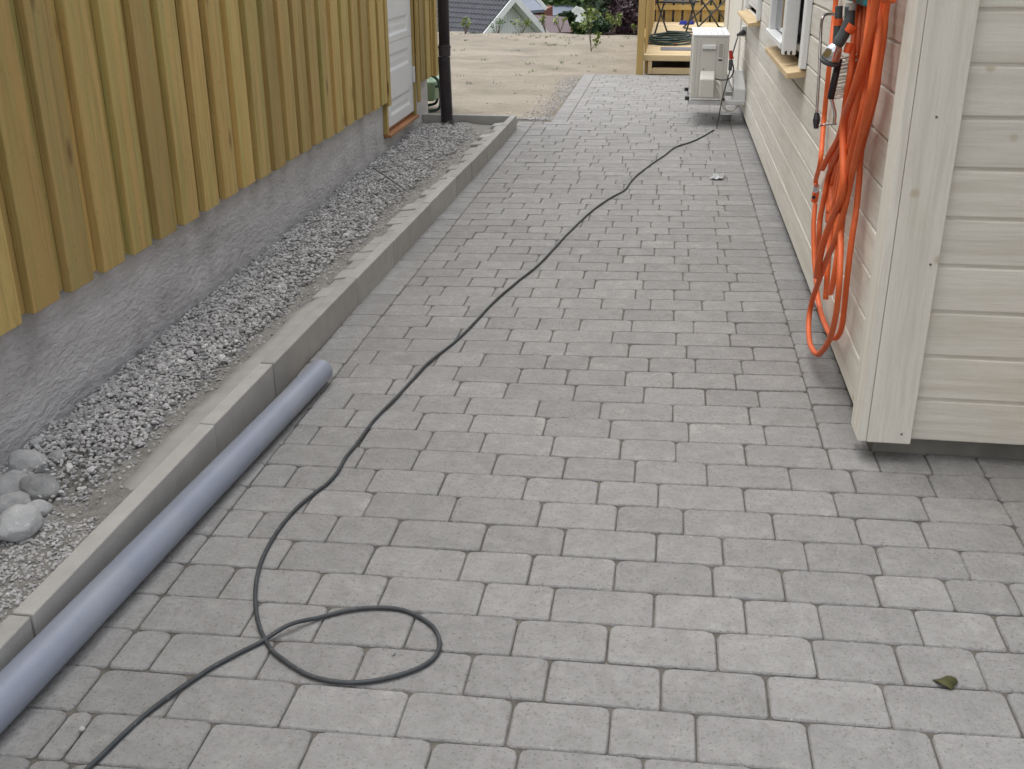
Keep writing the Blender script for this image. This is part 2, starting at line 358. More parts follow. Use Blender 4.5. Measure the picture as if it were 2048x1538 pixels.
# ---- gravel: real broken stones, one uncountable mass ------------
def rock(mb,c,s,rng,tone,flat=.65,sub=0):
    if sub==0:
        base=[(0,0,1),(0,0,-1),(1,0,0),(-1,0,0),(0,1,0),(0,-1,0)]
        t=(1+5**.5)/2
        base=[(-1,t,0),(1,t,0),(-1,-t,0),(1,-t,0),(0,-1,t),(0,1,t),(0,-1,-t),(0,1,-t),(t,0,-1),(t,0,1),(-t,0,-1),(-t,0,1)]
        F=[(0,11,5),(0,5,1),(0,1,7),(0,7,10),(0,10,11),(1,5,9),(5,11,4),(11,10,2),(10,7,6),(7,1,8),(3,9,4),(3,4,2),(3,2,6),(3,6,8),(3,8,9),(4,9,5),(2,4,11),(6,2,10),(8,6,7),(9,8,1)]
        V=[Vector(b).normalized() for b in base]
    ax=(s*rng.uniform(.75,1.35),s*rng.uniform(.6,1.0),s*flat*rng.uniform(.7,1.1))
    q=Matrix.Rotation(rng.uniform(0,6.28),3,'Z')@Matrix.Rotation(rng.uniform(-.5,.5),3,'X')@Matrix.Rotation(rng.uniform(-.5,.5),3,'Y')
    vs=[]
    for v in V:
        k=rng.uniform(.72,1.15); vs.append(Vector(c)+q@Vector((v.x*ax[0]*k,v.y*ax[1]*k,v.z*ax[2]*k)))
    mb.add(vs,F,tone)
gvl=MB(); rg=random.Random(11)
for i in range(31000):
    y=2.28+(rg.random()**1.15)*6.3 if i%5 else rg.uniform(2.5,8.6); wx=wallx(y)
    u=rg.random()**.9*.72
    # the crushed band narrows at the near end and runs close to the wall
    lim=.69+.10*noise.noise(Vector((y*2.2,0,0)))+.05*noise.noise(Vector((y*8,0,0)))-(.12*rg.random()**2)
    if u>lim: continue
    if y<2.75 and rg.random()>(y-2.28)/.6: continue
    x=wx+(KX(y)-.05-wx)*u+.01; s=rg.uniform(.005,.0105)*(1.0 if rg.random()<.93 else 1.7)
    z=soil_z(x,y)+.018*(1-abs(u-.33)*1.4)+rg.uniform(-.004,.012)
    rock(gvl,(x,y,z),s,rg,min(1,max(0,rg.gauss(.5,.27))))
# stray stones at the foot of the far paving edge and in the soil
for i in range(1900):
    y=rg.uniform(9.35,12.6); x=-1.015-abs(rg.gauss(0,.10+.06*abs(noise.noise(Vector((y*2,0,0))))))-.03*max(0,10.6-y)
    if rg.random()<.25: x=rg.uniform(-1.33,-1.0); y=9.46+abs(rg.gauss(0,.06))
    rock(gvl,(x,y,-.001),rg.uniform(.003,.0095),rg,rg.uniform(.0,.75))
for i in range(2600):
    y=rg.uniform(1.2,8.4); u=min(.985,.64+abs(rg.gauss(0,.09))); wx=wallx(y); x=wx+(KX(y)-.05-wx)*u
    rock(gvl,(x,y,soil_z(x,y)+.002),rg.uniform(.003,.009),rg,rg.uniform(.1,.8))
for i in range(5200):       # fine grit at the near left corner
    y=rg.uniform(1.3,2.22); u=rg.uniform(.0,1.0); wx=wallx(y); x=wx+(KX(y)-.05-wx)*u
    rock(gvl,(x,y,soil_z(x,y)+.002),rg.uniform(.003,.0075),rg,rg.uniform(.25,.9))
go=gvl.build('gravel',M['gravel']); tag(go,'loose light grey crushed gravel heaped along the shed foundation','gravel',kind='stuff')

# ---- bedding blocks behind the kerb ------------------------------
hb=MB(); vs=[]; ny_=90
for j in range(ny_+1):      # smooth concrete haunch behind the nearest kerb stones
    y=2.25+1.9*j/ny_; tp=min(1,(j+.5)/22,(ny_-j+6)/22); w_=(.10+.025*noise.noise(Vector((y*3,0,0)))+.012*noise.noise(Vector((y*11,0,0))))
    nn_=.003*noise.noise(Vector((y*9,3,0)))
    zz_=KZ(y)-.046+.034*tp; kb=KX(y)-.0515
    vs+=[(kb,y,zz_+.0),(kb-w_*.45,y,zz_-.004+nn_),(kb-w_*.8,y,zz_-.012+nn_),(kb-w_,y,.02)]
hb.add(vs,[(4*j+i,4*j+i+1,4*j+i+5,4*j+i+4) for j in range(ny_) for i in range(3)],.45)
ho=hb.build('kerb_haunch',M['kerb'],smooth=True); tag(ho,kind='structure')
hb=MB(); y=4.05; k=0
while y<8.6:
    wdt=rg.uniform(.05,.12) if y>4 else .085+.02*noise.noise(Vector((y*3,0,0)))
    g_=.004 if y>4 else .0
    zt=KZ(y)-.024+rg.uniform(-.012,.001); kb=KX(y)-.0525; kb2=KX(y+.14)-.0525
    hb.hexa([(kb-wdt-.03,y+g_,.02),(kb,y+g_,.02),(kb2,y+.142-g_,.02),(kb2-wdt-.03,y+.142-g_,.02)],[(kb-wdt,y+g_,zt-.012),(kb,y+g_,zt),(kb2,y+.142-g_,zt),(kb2-wdt,y+.142-g_,zt-.012)],rg.random()); y+=.142; k+=1
bo=hb.build('kerb_bedding',M['kerb'],bevel=.004); tag(bo,kind='structure')

# ---- kerb stones --------------------------------------------------
kj=[.55,1.05,1.752,2.744,3.238,4.227,4.834,5.644,6.36,6.86,7.46,8.02,8.42]
kj=[.75,1.765,2.745,3.237,4.228,4.84,5.64,6.35,6.85,7.45,8.40,8.92]
names=['nearest visible kerb stone in the lower left corner beside the grey pipe','long kerb stone beside the middle of the grey pipe','short kerb stone beside the far half of the grey pipe','kerb stone just beyond the open end of the grey pipe',
 'second kerb stone beyond the open end of the grey pipe','third kerb stone beyond the open end of the grey pipe','fourth kerb stone beyond the open end of the grey pipe','kerb stone opposite the thin rod lying in the gravel','kerb stone alongside the shed door threshold',
 'second kerb stone before the far kerb corner, level with the far door post','last kerb stone of the long row, forming the far corner']
krng=random.Random(5)
for i,(a,b) in enumerate(zip(kj,kj[1:])):
    m=MB(); g=.0035; j_=.002*krng.uniform(-1,1); jz=krng.uniform(-.0015,.0015)
    xa,xb=KX(a)+j_,KX(b)+j_; za,zb_=KZ(a)+jz,KZ(b)+jz
    m.hexa([(xa-.05,a+g,-.05),(xa,a+g,-.05),(xb,b-g,-.05),(xb-.05,b-g,-.05)],[(xa-.05,a+g,za),(xa,a+g,za),(xb,b-g,zb_),(xb-.05,b-g,zb_)],krng.random())
    o=m.build('kerb_stone',M['kerb'],bevel=.004,seg=2); tag(o,'grey concrete '+names[i],'kerb stone','kerb stones between gravel bed and paving')
for i,(a,b) in enumerate([(-1.83,-1.299),(-2.35,-1.835)]):
    m=MB(); m.box(a,b,8.865,8.918,-.03,.113,.3+.3*i)
    o=m.build('kerb_stone',M['kerb'],bevel=.004,seg=2)
    tag(o,['grey concrete kerb stone laid crosswise between the far kerb corner and black downpipe','grey concrete crosswise kerb stone mostly hidden behind the black downpipe'][i],'kerb stone','kerb stones between gravel bed and paving')

# ================================================================== TIMBER SHED (local: x=0 cladding face, +y along the wall)
shed=empty('timber_shed','yellowish green board clad timber shed on a rough grey plastered foundation at left','shed',SH,TH)
DO0,DO1=4.86,5.80        # door opening, local y
ZB=.402
cl=MB(); srng=random.Random(21)
k=-14
while True:
    y0=.122+.2236*k
    if y0>6.42: break
    y1=y0+.150+srng.uniform(-.003,.003)
    t=srng.random()
    off=srng.uniform(-.004,.004)
    def board(xa,xb,a,b,zb,t):
        if b<=DO0-.06 or a>=DO1+.06: cl.box(xa,xb,a,b,zb,2.55,t)
        else: cl.box(xa,xb,a,b,2.2,2.55,t)
    board(-.030,0,y0,min(y1,6.46),ZB+off,t)
    board(-.05,-.0305,y1-.045,y0+.2236+.04,ZB+.006+off,srng.random())
    k+=1
wall=cl.build('wall',M['pine'],shed,bevel=.0022)
cb=MB(); cb.box(-.022,.024,6.42,6.53,ZB-.01,2.55,.4); cb.box(-.12,-.0225,6.508,6.532,ZB-.01,2.55,.6)
cb.build('corner_board',M['pine'],shed,bevel=.002)
fd=MB()    # foundation face with a trowelled uneven surface (top runs up behind the boards)
ny,nz_=240,16; vs=[]
for j in range(ny+1):
    yy=-3.4+(6.42+3.4)*j/ny
    for i in range(nz_+1):
        zz=-.25+(.62+.25)*i/nz_
        bx=-.057+.006*noise.noise(Vector((yy*4,zz*6,0)))+.004*noise.noise(Vector((yy*14,zz*18,4)))
        if DO0-.03<yy<DO1+.02 and zz>.14: bx=-.2
        vs.append((bx,yy,zz))
fs=[(j*(nz_+1)+i,(j+1)*(nz_+1)+i,(j+1)*(nz_+1)+i+1,j*(nz_+1)+i+1) for j in range(ny) for i in range(nz_)]
fd.add(vs,fs); fd.box(-.9,-.07,-3.4,6.42,-.25,.16,.5); fd.box(-4,-.9,-3.4,6.42,-.25,.16,.5); fd.box(-.3,-.0585,6.4205,6.43,-.25,.6,.5)
fd.build('foundation',M['plaster'],shed,smooth=False)
# door recess
dr=MB()
dr.box(-.145,-.105,DO0+.02,DO1-.02,.20,2.14,.5)
door=dr.build('door',M['doorpaint'],shed,bevel=.003,loc=(.058,0,0))
pn=MB()
def emboss(mb,y0,y1,z0,z1,x,dep,e):
    o_=[(x,y0,z0),(x,y1,z0),(x,y1,z1),(x,y0,z1)]; i_=[(x-dep,y0+e,z0+e),(x-dep,y1-e,z0+e),(x-dep,y1-e,z1-e),(x-dep,y0+e,z1-e)]
    i2=[(x-dep+.004,y0+2*e,z0+2*e),(x-dep+.004,y1-2*e,z0+2*e),(x-dep+.004,y1-2*e,z1-2*e),(x-dep+.004,y0+2*e,z1-2*e)]
    mb.add(o_+i_+i2,[(0,1,5,4),(1,2,6,5),(2,3,7,6),(3,0,4,7),(4,5,9,8),(5,6,10,9),(6,7,11,10),(7,4,8,11),(8,9,10,11)])
# raised rails around three sunk panels; the panels face the path
zp=[(.27,.385),(.58,.70),(.82,.94),(1.2,1.32),(1.7,1.82)]
ys_=[DO0+.02,DO0+.14,DO1-.14,DO1-.02]
zc=[.20]+[v for ab in zp for v in ab]+[2.14]
for i in range(len(zc)-1):
    if i%2==0: pn.box(-.1049,-.097,ys_[0],ys_[3],zc[i],zc[i+1]-(0 if i<len(zc)-2 else 0))
    else:
        pn.box(-.1049,-.097,ys_[0],ys_[1],zc[i]+.0002,zc[i+1]-.0002); pn.box(-.1049,-.097,ys_[2],ys_[3],zc[i]+.0002,zc[i+1]-.0002)
pn.build('door_rails',M['doorpaint'],door)
for a,b in zp:
    pp=MB(); emboss(pp,ys_[1],ys_[2],a,b,-.0972,.010,.026); pp.build('door_panel',M['doorpaint'],door)
se=MB(); se.box(-.0968,-.0955,ys_[0],ys_[3],.775,.779); se.build('door_seam',M['hpdark'],door)
fr=MB(); fr.box(-.145,-.030,DO0-.028,DO0+.019,.165,2.2,.55); fr.box(-.145,-.022,DO1-.019,DO1+.008,.165,2.2,.2); fr.box(-.145,-.018,DO0+.018,DO1-.018,2.15,2.2,.5)
fr.box(-.018,.004,DO0-.085,DO0-.012,ZB-.03,2.25,.62); fr.box(-.018,.002,DO1+.012,DO1+.075,.26,2.25,.25)
fr.build('door_frame',M['pine'],shed,bevel=.002)
sl_=MB(); sl_.box(-.15,-.008,DO0-.028,DO1+.028,.142,.164,.5); sl_.box(-.15,-.06,DO0+.018,DO1-.018,.1642,.196,.5); sl_.build('door_sill',M['sillwood'],shed,bevel=.003)
for z in (.42,1.75):
    hg=MB(); hg.box(-.0385,-.018,DO1-.045,DO1-.0195,z,z+.12); hg.build('hinge',M['galv'],shed,bevel=.003)
rf=MB()
rf.add([(.12,-3.7,2.56),(.12,6.6,2.56),(-2.2,6.6,3.05),(-2.2,-3.7,3.05),(.12,-3.7,2.62),(.12,6.6,2.62),(-2.2,6.6,3.12),(-2.2,-3.7,3.12)],[(3,2,1,0),(4,5,6,7),(0,1,5,4),(1,2,6,5),(2,3,7,6),(3,0,4,7)])
rf.build('roof',M['roofblk'],shed)
bk=MB(); bk.box(-4,-.072,-3.4,DO0-.03,.162,2.55); bk.box(-4,-.072,DO1+.03,6.41,.162,2.55); bk.box(-4,-.072,DO0-.0299,DO1+.0299,2.2,2.55); bk.box(-4,-.15,DO0-.0298,DO1+.0298,.1622,2.199); bk.build('inner_wall',M['pine'],shed)

# downpipe
dp=empty('downpipe','black plastic downpipe with a ribbed lower sleeve at the shed corner','downpipe',(-1.755,8.72,0))
cxp=-1.755
def pipe_ring(mb,pts,r,seg=20,tone=.5): mb.tube(pts,r,seg,tone)
a=MB(); a.tube([(-.045,-.0,.60),(-.047,.0,2.5)],.0445,24); a.build('pipe',M['pipeblk'],dp,smooth=True)
a=MB()
zz=[];rr=[];pts=[]
z=.08
while z<.585:
    pts.append((-.038-.012*((z-.08)/.5),0,z)); rr.append(.0505); pts.append((-.038-.012*((z-.08)/.5),0,z+.005)); rr.append(.0505)
    pts.append((-.038-.012*((z-.08)/.5),0,z+.0065)); rr.append(.0468); pts.append((-.038-.012*((z-.08)/.5),0,z+.0105)); rr.append(.0468); z+=.012
a.tube([(-.0,-.05,-.02),(-.03,-.01,.075)],.049,24); a.tube(pts,rr,24); a.build('ribbed_sleeve',M['pipeblk'],dp,smooth=False)
a=MB(); a.tube([(-.046,0,.60),(-.046,0,.66),(-.046,0,.661),(-.046,0,.675),(-.046,0,.676),(-.046,0,.69)],[.049,.049,.053,.053,.047,.047],24); a.build('collar',M['pipeblk'],dp,smooth=False)
for z in (1.6,): 
    a=MB(); a.tube([(-.046,0,z),(-.046,0,z+.03)],.05,20); a.box(-.15,-.07,-.01,.01,z,z+.03); a.build('bracket',M['pipeblk'],dp)

# green barrow handle behind the shed corner
gb=empty('garden_cart','green tube framed garden cart with pale green tray behind the shed corner','cart',(-2.02,9.55,0))
a=MB(); P=smooth_path([aty(862,150,9.55)-Vector((-2.02,9.55,0)),aty(875,160,9.55)-Vector((-2.02,9.55,0)),aty(880,180,9.55)-Vector((-2.02,9.55,0)),aty(881,205,9.55)-Vector((-2.02,9.55,0)),aty(876,218,9.55)-Vector((-2.02,9.55,0)),aty(860,222,9.55)-Vector((-2.02,9.55,0))],6)
a.tube(P,.013,10); a.tube([p+Vector((-.1,.35,0)) for p in P],.013,10)
q=aty(878,173,9.55)-Vector((-2.02,9.55,0)); a.tube([q,q+Vector((-.3,0,0))],.012,8); a.tube([P[0],P[0]+Vector((-.1,.35,0))],.013,8); a.build('frame',M['greenp'],gb,smooth=True)
a=MB(); a.hexa([(-.42,.02,.12),(-.06,.02,.12),(-.06,.5,.12),(-.42,.5,.12)],[(-.55,-.05,.30),(-.035,-.05,.30),(-.035,.6,.30),(-.55,.6,.30)]); a.build('tray',M['ltgreen'],gb,bevel=.02,seg=2)
a=MB(); a.tube([(-.3,.25,.11),(-.3,.3,.11)],.11,20); a.build('wheel',M['black'],gb)

# ================================================================== WHITE HOUSE
HX=.64; HYF=3.008; HEND=13.8
house=empty('white_house','white stained weatherboard house with raw window sills at right','house',(HX,3.05,0))
def hb_(mb,name,mt,**k):
    for i,v in enumerate(mb.v): mb.v[i]=(v[0]-HX,v[1]-3.05,v[2])
    return mb.build(name,mt,house,**k)
def zgro(z0,n): return [z0+.1355*k for k in range(n)]
W2=(5.46,6.74,.885); W1=(8.50,9.95,.905)   # window openings y0,y1,zbottom
sw=MB(); brng=random.Random(9)
zs=[.07,.09]+[]; zl=[.07]+zgro(.225,19)
backY=3.0
for a,b in zip(zl,zl[1:]):
    if a>2.5: break
    t=brng.random(); z0=a+.008 if a>.08 else a; z1=b
    segs=[(3.07,HEND)]
    for (y0,y1,zb) in (W2,W1):
        if b>zb+.01 and a<2.1:
            new=[]
            for s,e in segs:
                if s<y0 and e>y1: new+=[(s,y0),(y1,e)]
                else: new.append((s,e))
            segs=new
    for (y0,y1,zb) in (W2,W1):
        if a<zb-.05<b and b>zb+.01: sw.box(HX,HX+.022,y0,y1,z0,zb-.037,t)
    for s,e in segs:
        # board with a rebated lower edge
        sw.add([(HX+.007,s,a+.0005),(HX+.007,e,a+.0005),(HX+.007,e,z0+.001),(HX+.007,s,z0+.001)],[(0,1,2,3)],t)
        e2=min(e,10.62)
        if e2>s: sw.box(HX,HX+.022,s,e2,z0,z1,t)
hb_(sw,'side_wall',M['whiteY'],bevel=.0035,seg=2)
# smooth upright panel beyond the cladding
up=MB(); up.box(HX-.016,HX+.022,10.62,10.74,.07,2.6,.5); up.box(HX-.006,HX+.022,10.742,13.0,.07,2.6,.7); up.box(HX-.022,HX+.022,13.002,HEND+.022,.07,2.6,.3); hb_(up,'trim_board',M['whiteZ'],bevel=.003)
fw=MB(); zl=[.07]+zgro(.197,19)
for a,b in zip(zl,zl[1:]):
    if a>2.5: break
    t=brng.random(); z0=a+.0085 if a>.08 else a
    fw.add([(.70,HYF+.007,a),(3.6,HYF+.007,a),(3.6,HYF+.007,z0+.001),(.70,HYF+.007,z0+.001)],[(0,1,2,3)],t)
    fw.box(.70,3.6,HYF,HYF+.022,z0,b,t)
hb_(fw,'front_wall',M['whiteX'],bevel=.0045,seg=2)
c1=MB(); c1.box(.6385,.764,2.975,3.0065,.068,2.6,.45); hb_(c1,'corner_board',M['whiteZ'],bevel=.0025,seg=2)
c2=MB(); c2.box(.612,.6375,2.978,3.106,.068,2.6,.75); hb_(c2,'corner_board',M['whiteZ'],bevel=.0025,seg=2)
for (x,z) in ((.735,.10),(.742,.62),(.70,1.02)):
    nl=MB(); nl.tube([(x,2.9735,z),(x,2.976,z)],.0035,8); hb_(nl,'nail_head',M['stick'])
fo=MB(); fo.box(.677,3.6,3.062,3.5,-.04,.3); fo.box(.677,1.2,3.5,HEND,-.04,.3); hb_(fo,'foundation',M['concrete'])
ins=MB(); ins.box(.6645,3.6,3.0325,3.06,.30,2.6); ins.box(.7,3.6,3.061,HEND-.01,.305,2.6); hb_(ins,'inner_wall',M['concrete'])
eav=MB(); eav.add([(.42,2.75,2.6),(4,2.75,2.6),(4,14.0,2.6),(.42,14.0,2.6),(.42,2.75,2.7),(4,2.75,3.6),(4,14.0,3.6),(.42,14.0,2.7)],[(3,2,1,0),(0,1,5,4),(4,5,6,7),(2,3,7,6),(1,2,6,5),(3,0,4,7)]); hb_(eav,'roof',M['roofblk'])
stp=MB(); stp.box(1.20,2.6,2.45,3.004,.0,.17,.4); stp.box(1.3,2.6,2.65,3.003,.1705,.34,.4); hb_(stp,'added_shade_step',M['rawwood'],bevel=.004)  # added step out of view, there to darken the ground beside it
can=MB(); can.box(1.02,3.2,1.7,3.004,2.0,2.12,.4); can.box(1.40,1.44,1.9,3.003,.3405,1.999,.4); hb_(can,'added_shade_canopy',M['roofblk'])  # invented canopy and side screen outside the frame, shading the ground by the corner
# windows
def window(y0,y1,zb,opened,sill_far):
    f=MB(); f.box(HX-.03,HX-.001,y0-.10,y0-.001,zb-.0,2.3,.8); f.box(HX-.03,HX-.001,y1+.001,y1+.10,zb-.0,2.3,.6)
    f.box(HX,HX+.03,y0,y0+.035,zb,2.2,.7); f.box(HX,HX+.03,y1-.035,y1,zb,2.2,.6); f.box(HX,HX+.03,y0+.035,y1-.035,zb+.04,zb+.08,.7)
    win=hb_(f,'window_frame',M['wpaint'],bevel=.003)
    def sub(mb,name,mt,**k):
        o=hb_(mb,name,mt,**k); o.parent=win; return o
    ox=-.075 if opened else .0
    g=MB(); g.box(HX+ox+.028,HX+ox+.034,y0+.24 if opened else y0+.05,y1-.05,zb+.10,2.1); sub(g,'pane',M['glass'])
    s=MB()
    if opened:
        s.box(HX-.093,HX-.028,5.62,5.70,.925,2.15,.9); s.box(HX-.075,HX-.035,5.702,5.76,.97,2.15,.7)
        s.box(HX-.095,HX-.035,5.761,y1-.01,.94,.972,1); s.box(HX-.08,HX-.03,y1-.09,y1-.011,.9722,2.15,.6); s.box(HX-.070,HX-.040,5.90,5.97,.9723,2.15,.8)
    else:
        s.box(HX-.0,HX+.05,y0+.036,y0+.09,zb+.0805,2.15); s.box(HX,HX+.05,y1-.09,y1-.036,zb+.0805,2.15); s.box(HX-.01,HX+.05,y0+.0905,y1-.0905,zb+.0805,zb+.14)
    sub(s,'sash',M['wpaint'],bevel=.004,seg=2)
    if opened:
        h=MB()
        for x in (HX-.078,HX-.052): h.tube([(x,5.6195,.928),(x,5.6205,.942)],.005,8)
        for x in (HX-.075,HX-.05): h.box(x-.003,x+.003,5.6185,5.62,.925,.945)
        sub(h,'slot',M['black'])
    b=MB(); b.box(HX+.05,HX+.051,y0,y1,zb,2.2); sub(b,'backing',M['black'])
    si=MB(); d=.088
    si.add([(HX-d,y0-.09,zb-.047),(HX+.02,y0-.09,zb-.036),(HX+.02,sill_far,zb-.036),(HX-d,sill_far,zb-.047),(HX-d,y0-.09,zb-.020),(HX+.02,y0-.09,zb-.004),(HX+.02,sill_far,zb-.004),(HX-d,sill_far,zb-.020)],[(3,2,1,0),(4,5,6,7),(0,1,5,4),(1,2,6,5),(2,3,7,6),(3,0,4,7)])
    hb_(si,'window_sill',M['rawwood'],bevel=.002)
window(*W2,True,6.72); window(*W1,False,9.9)

# ================================================================== HEAT PUMP
HPY=9.3
hp=empty('heat_pump','off white outdoor heat pump unit mounted on brackets beside the house wall','heat pump',(.32,HPY,0))
def HPb(mb,name,mt,par=None,**k):
    for i,v in enumerate(mb.v): mb.v[i]=(v[0]-.32,v[1]-HPY,v[2])
    return mb.build(name,mt,par or hp,**k)
x0,x1,z0,z1=.178,.470,.222,.725
a=MB(); a.box(x0,x1,HPY,HPY+.78,z0,z1-.006); cas=HPb(a,'casing',M['hpwhite'],bevel=.008,seg=2)
a=MB(); a.box(x0-.004,x1+.004,HPY-.006,HPY+.786,z1-.006,z1+.012)
HPb(a,'lid',M['hptop'],bevel=.005,seg=2)
a=MB()
for i in range(5):
    xx=x0+.045+.05*i; a.box(xx,xx+.004,HPY+.03,HPY+.75,z1+.0121,z1+.0145)
HPb(a,'lid_rib',M['hpdark'])
a=MB()  # side panel seams
for xx in (x0+.032,x0+.060,x0+.192,x0+.258): a.box(xx,xx+.003,HPY-.0015,HPY-.0001,z0+.015,z1-.04)
HPb(a,'panel_seam',M['hpdark'])
a=MB(); a.box(x0+.078,x0+.190,HPY-.012,HPY-.0003,z1-.105,z1-.070); HPb(a,'grip',M['wpaint'],bevel=.008,seg=3)
a=MB(); a.box(x0+.082,x0+.186,HPY-.004,HPY-.0002,z1-.118,z1-.1055); HPb(a,'grip_recess',M['hpdark'])
a=MB()
for i in range(6): a.box(x0+.214,x0+.245,HPY-.002,HPY-.0004,z1-.075-.018*i,z1-.063-.018*i)
HPb(a,'label_plate',M['hpdark'])
a=MB(); a.box(x0+.212,x0+.246,HPY-.003,HPY-.0004,z1-.196,z1-.185); HPb(a,'vent_slot',M['black']); a=MB(); a.tube([(x0+.098,HPY-.003,z1-.265),(x0+.098,HPY-.0003,z1-.265)],.005,10); HPb(a,'screw_hole',M['black'])
a=MB(); b0,b1=x0+.072,x0+.192
a.add([(b0,HPY-.0005,z0+.015),(b1,HPY-.0005,z0+.015),(b0,HPY-.075,z0+.015),(b1,HPY-.075,z0+.015),(b0,HPY-.075,z0+.165),(b1,HPY-.075,z0+.165),(b0,HPY-.0005,z0+.225),(b1,HPY-.0005,z0+.225)],
      [(0,1,3,2),(2,3,5,4),(4,5,7,6),(0,2,4,6),(1,7,5,3)]); HPb(a,'valve_cover',M['hpwhite'],bevel=.01,seg=3)
for yy in (HPY+.015,HPY+.60):
    a=MB(); a.box(.16,.635,yy,yy+.045,z0-.052,z0-.016); HPb(a,'bracket',M['galv'],bevel=.003)
for (xx,yy) in ((.166,HPY+.03),(.462,HPY+.03),(.166,HPY+.62),(.462,HPY+.62)):
    a=MB(); a.tube([(xx-.012,yy-.012,z0-.0155),(xx-.012,yy-.012,z0+.014)],.019,12); HPb(a,'rubber_foot',M['black'],smooth=False)
a=MB()      # fan grille on the side facing the path
for i in range(9): a.box(x0-.006,x0-.0005,HPY+.12+.06*i,HPY+.125+.06*i,z0+.05,z1-.06)
HPb(a,'grille',M['hpwhite'])
a=MB(); a.tube(smooth_path([aty(1433,160,HPY-.03),aty(1441,172,HPY-.06),aty(1442,195,HPY-.06),aty(1447,214,HPY-.04),aty(1461,222,HPY),aty(1474,213,HPY+.05),aty(1480,200,HPY+.08)],6),.010,10)
a.tube(smooth_path([aty(1433,172,HPY-.03),aty(1438,180,HPY-.05),aty(1441,192,HPY-.05)],5),.009,10)
HPb(a,'refrigerant_line',M['hose_w'],smooth=True)
# pipe cover on the wall
a=MB(); X0,X1=.535,.638
def pt(x,y,z): return (x,y,z)
a.hexa([(X0,9.33,.20),(X1,9.33,.20),(X1,9.50,.20),(X0,9.50,.20)],[(X0,9.33,.30),(X1,9.33,.30),(X1,9.50,.30),(X0,9.50,.30)])
a.hexa([(X0,9.332,.3005),(X1,9.332,.3005),(X1,9.498,.3005),(X0,9.498,.3005)],[(X1-.12,9.44,.44),(X1-.04,9.44,.44),(X1-.02,9.49,.44),(X1-.12,9.49,.44)])
o=a.build('pipe_cover',M['wpaint'],bevel=.006,seg=2); tag(o,'glossy white plastic pipe cover on the house wall beside the heat pump','pipe cover')
# drip cup
a=MB(); cc=(.50,9.62,0)
a.tube([(0,0,.004),(0,0,.05),(0,0,.052),(0,0,.01)],[.045,.055,.05,.04],24,cap=False); a.tube([(0,0,.002),(0,0,.006)],.045,24)
o=a.build('drip_cup',M['clear'],loc=cc,smooth=False); tag(o,'small cloudy glass dish on the pavers under the heat pump hose','cup')

# ---- power cords --------------------------------------------------
pc=empty('power_cord','short black cord with red plug running from the wall socket to the heat pump','cord',(.5,9.2,.5))
def rel(p,o): return Vector(p)-o.location
a=MB(); a.tube([rel(v,pc) for v in smooth_path([(.60,9.9,.705),(.565,9.75,.70),aty(1475,75,9.45),aty(1468,98,9.3),aty(1463,118,9.22),aty(1466,130,9.2),aty(1467,143,9.2),aty(1459,157,9.2),aty(1445,160,9.2),aty(1431,158,9.24)],6)],.0055,8); a.build('flex',M['cable'],pc,smooth=True)
a=MB(); a.tube([rel(aty(1461,101,9.2),pc),rel(aty(1463,118,9.2),pc)],[.013,.02],10); a.build('connector',M['red'],pc)
a=MB(); a.tube([rel((.56,9.74,.70),pc),rel((.625,9.95,.712),pc)],[.012,.028],12); a.build('wall_plug',M['black'],pc)
a=MB(); a.box(.10,.138,.70,.80,.175,.26); a.build('socket_box',M['wpaint'],pc,bevel=.004)

CP=[(-1.12,1.05),(-1.07,1.25),(-1.022,1.441),(-.984,1.6),(-.925,1.736),(-.885,1.802),(-.839,1.863),(-.79,1.92),(-.736,1.973),(-.675,2.012),(-.608,2.031),(-.553,2.029),(-.506,2.005),(-.465,1.968),(-.441,1.915),(-.443,1.864),(-.47,1.822),(-.52,1.785),(-.57,1.763),(-.611,1.755),(-.656,1.757),(-.705,1.772),(-.762,1.807),(-.811,1.848),(-.865,1.925),(-.91,2.02),(-.944,2.124),(-.962,2.227),(-.967,2.353),(-.956,2.47),(-.932,2.562),(-.916,2.62),(-.909,2.692),(-.912,2.78),(-.906,2.862),(-.902,2.969),(-.898,3.05),(-.889,3.12),(-.878,3.19),(-.868,3.27),(-.858,3.36),(-.847,3.454),(-.832,3.57),(-.806,3.682),(-.773,3.83),(-.738,4.062),(-.70,4.34),(-.643,4.635),(-.585,4.89),(-.541,5.192),(-.495,5.53),(-.413,6.02),(-.333,6.353),(-.245,6.63),(-.214,6.9),(-.174,7.15),(-.088,7.533),(-.004,7.867),(.067,8.184),(.2,8.463),(.3,8.75),(.37,9.0),(.41,9.15)]
crng=random.Random(2)
pts=[]
for i,(x,y) in enumerate(CP):
    z=.0062+(.004*abs(noise.noise(Vector((i*.8,0,0)))) if i>32 else .0)
    if abs(x+.80)<.03 and abs(y-1.905)<.03 and i<9: z=.018
    pts.append(Vector((x,y,z)))
pts+= [aty(1443,205,9.17),aty(1452,170,9.13),aty(1460,140,9.13),aty(1462,120,9.18)]
ex=empty('extension_cable','long black extension cable looped once on the pavers and rising to the heat pump','cable',(-.5,1.9,0))
a=MB(); a.tube([p-ex.location for p in smooth_path(pts,5)],.0052,10); a.build('flex',M['cable'],ex,smooth=True)
a=MB(); a.tube([aty(1460,140,9.13)-ex.location,aty(1462,121,9.17)-ex.location],[.014,.018],10); a.build('socket',M['black'],ex)

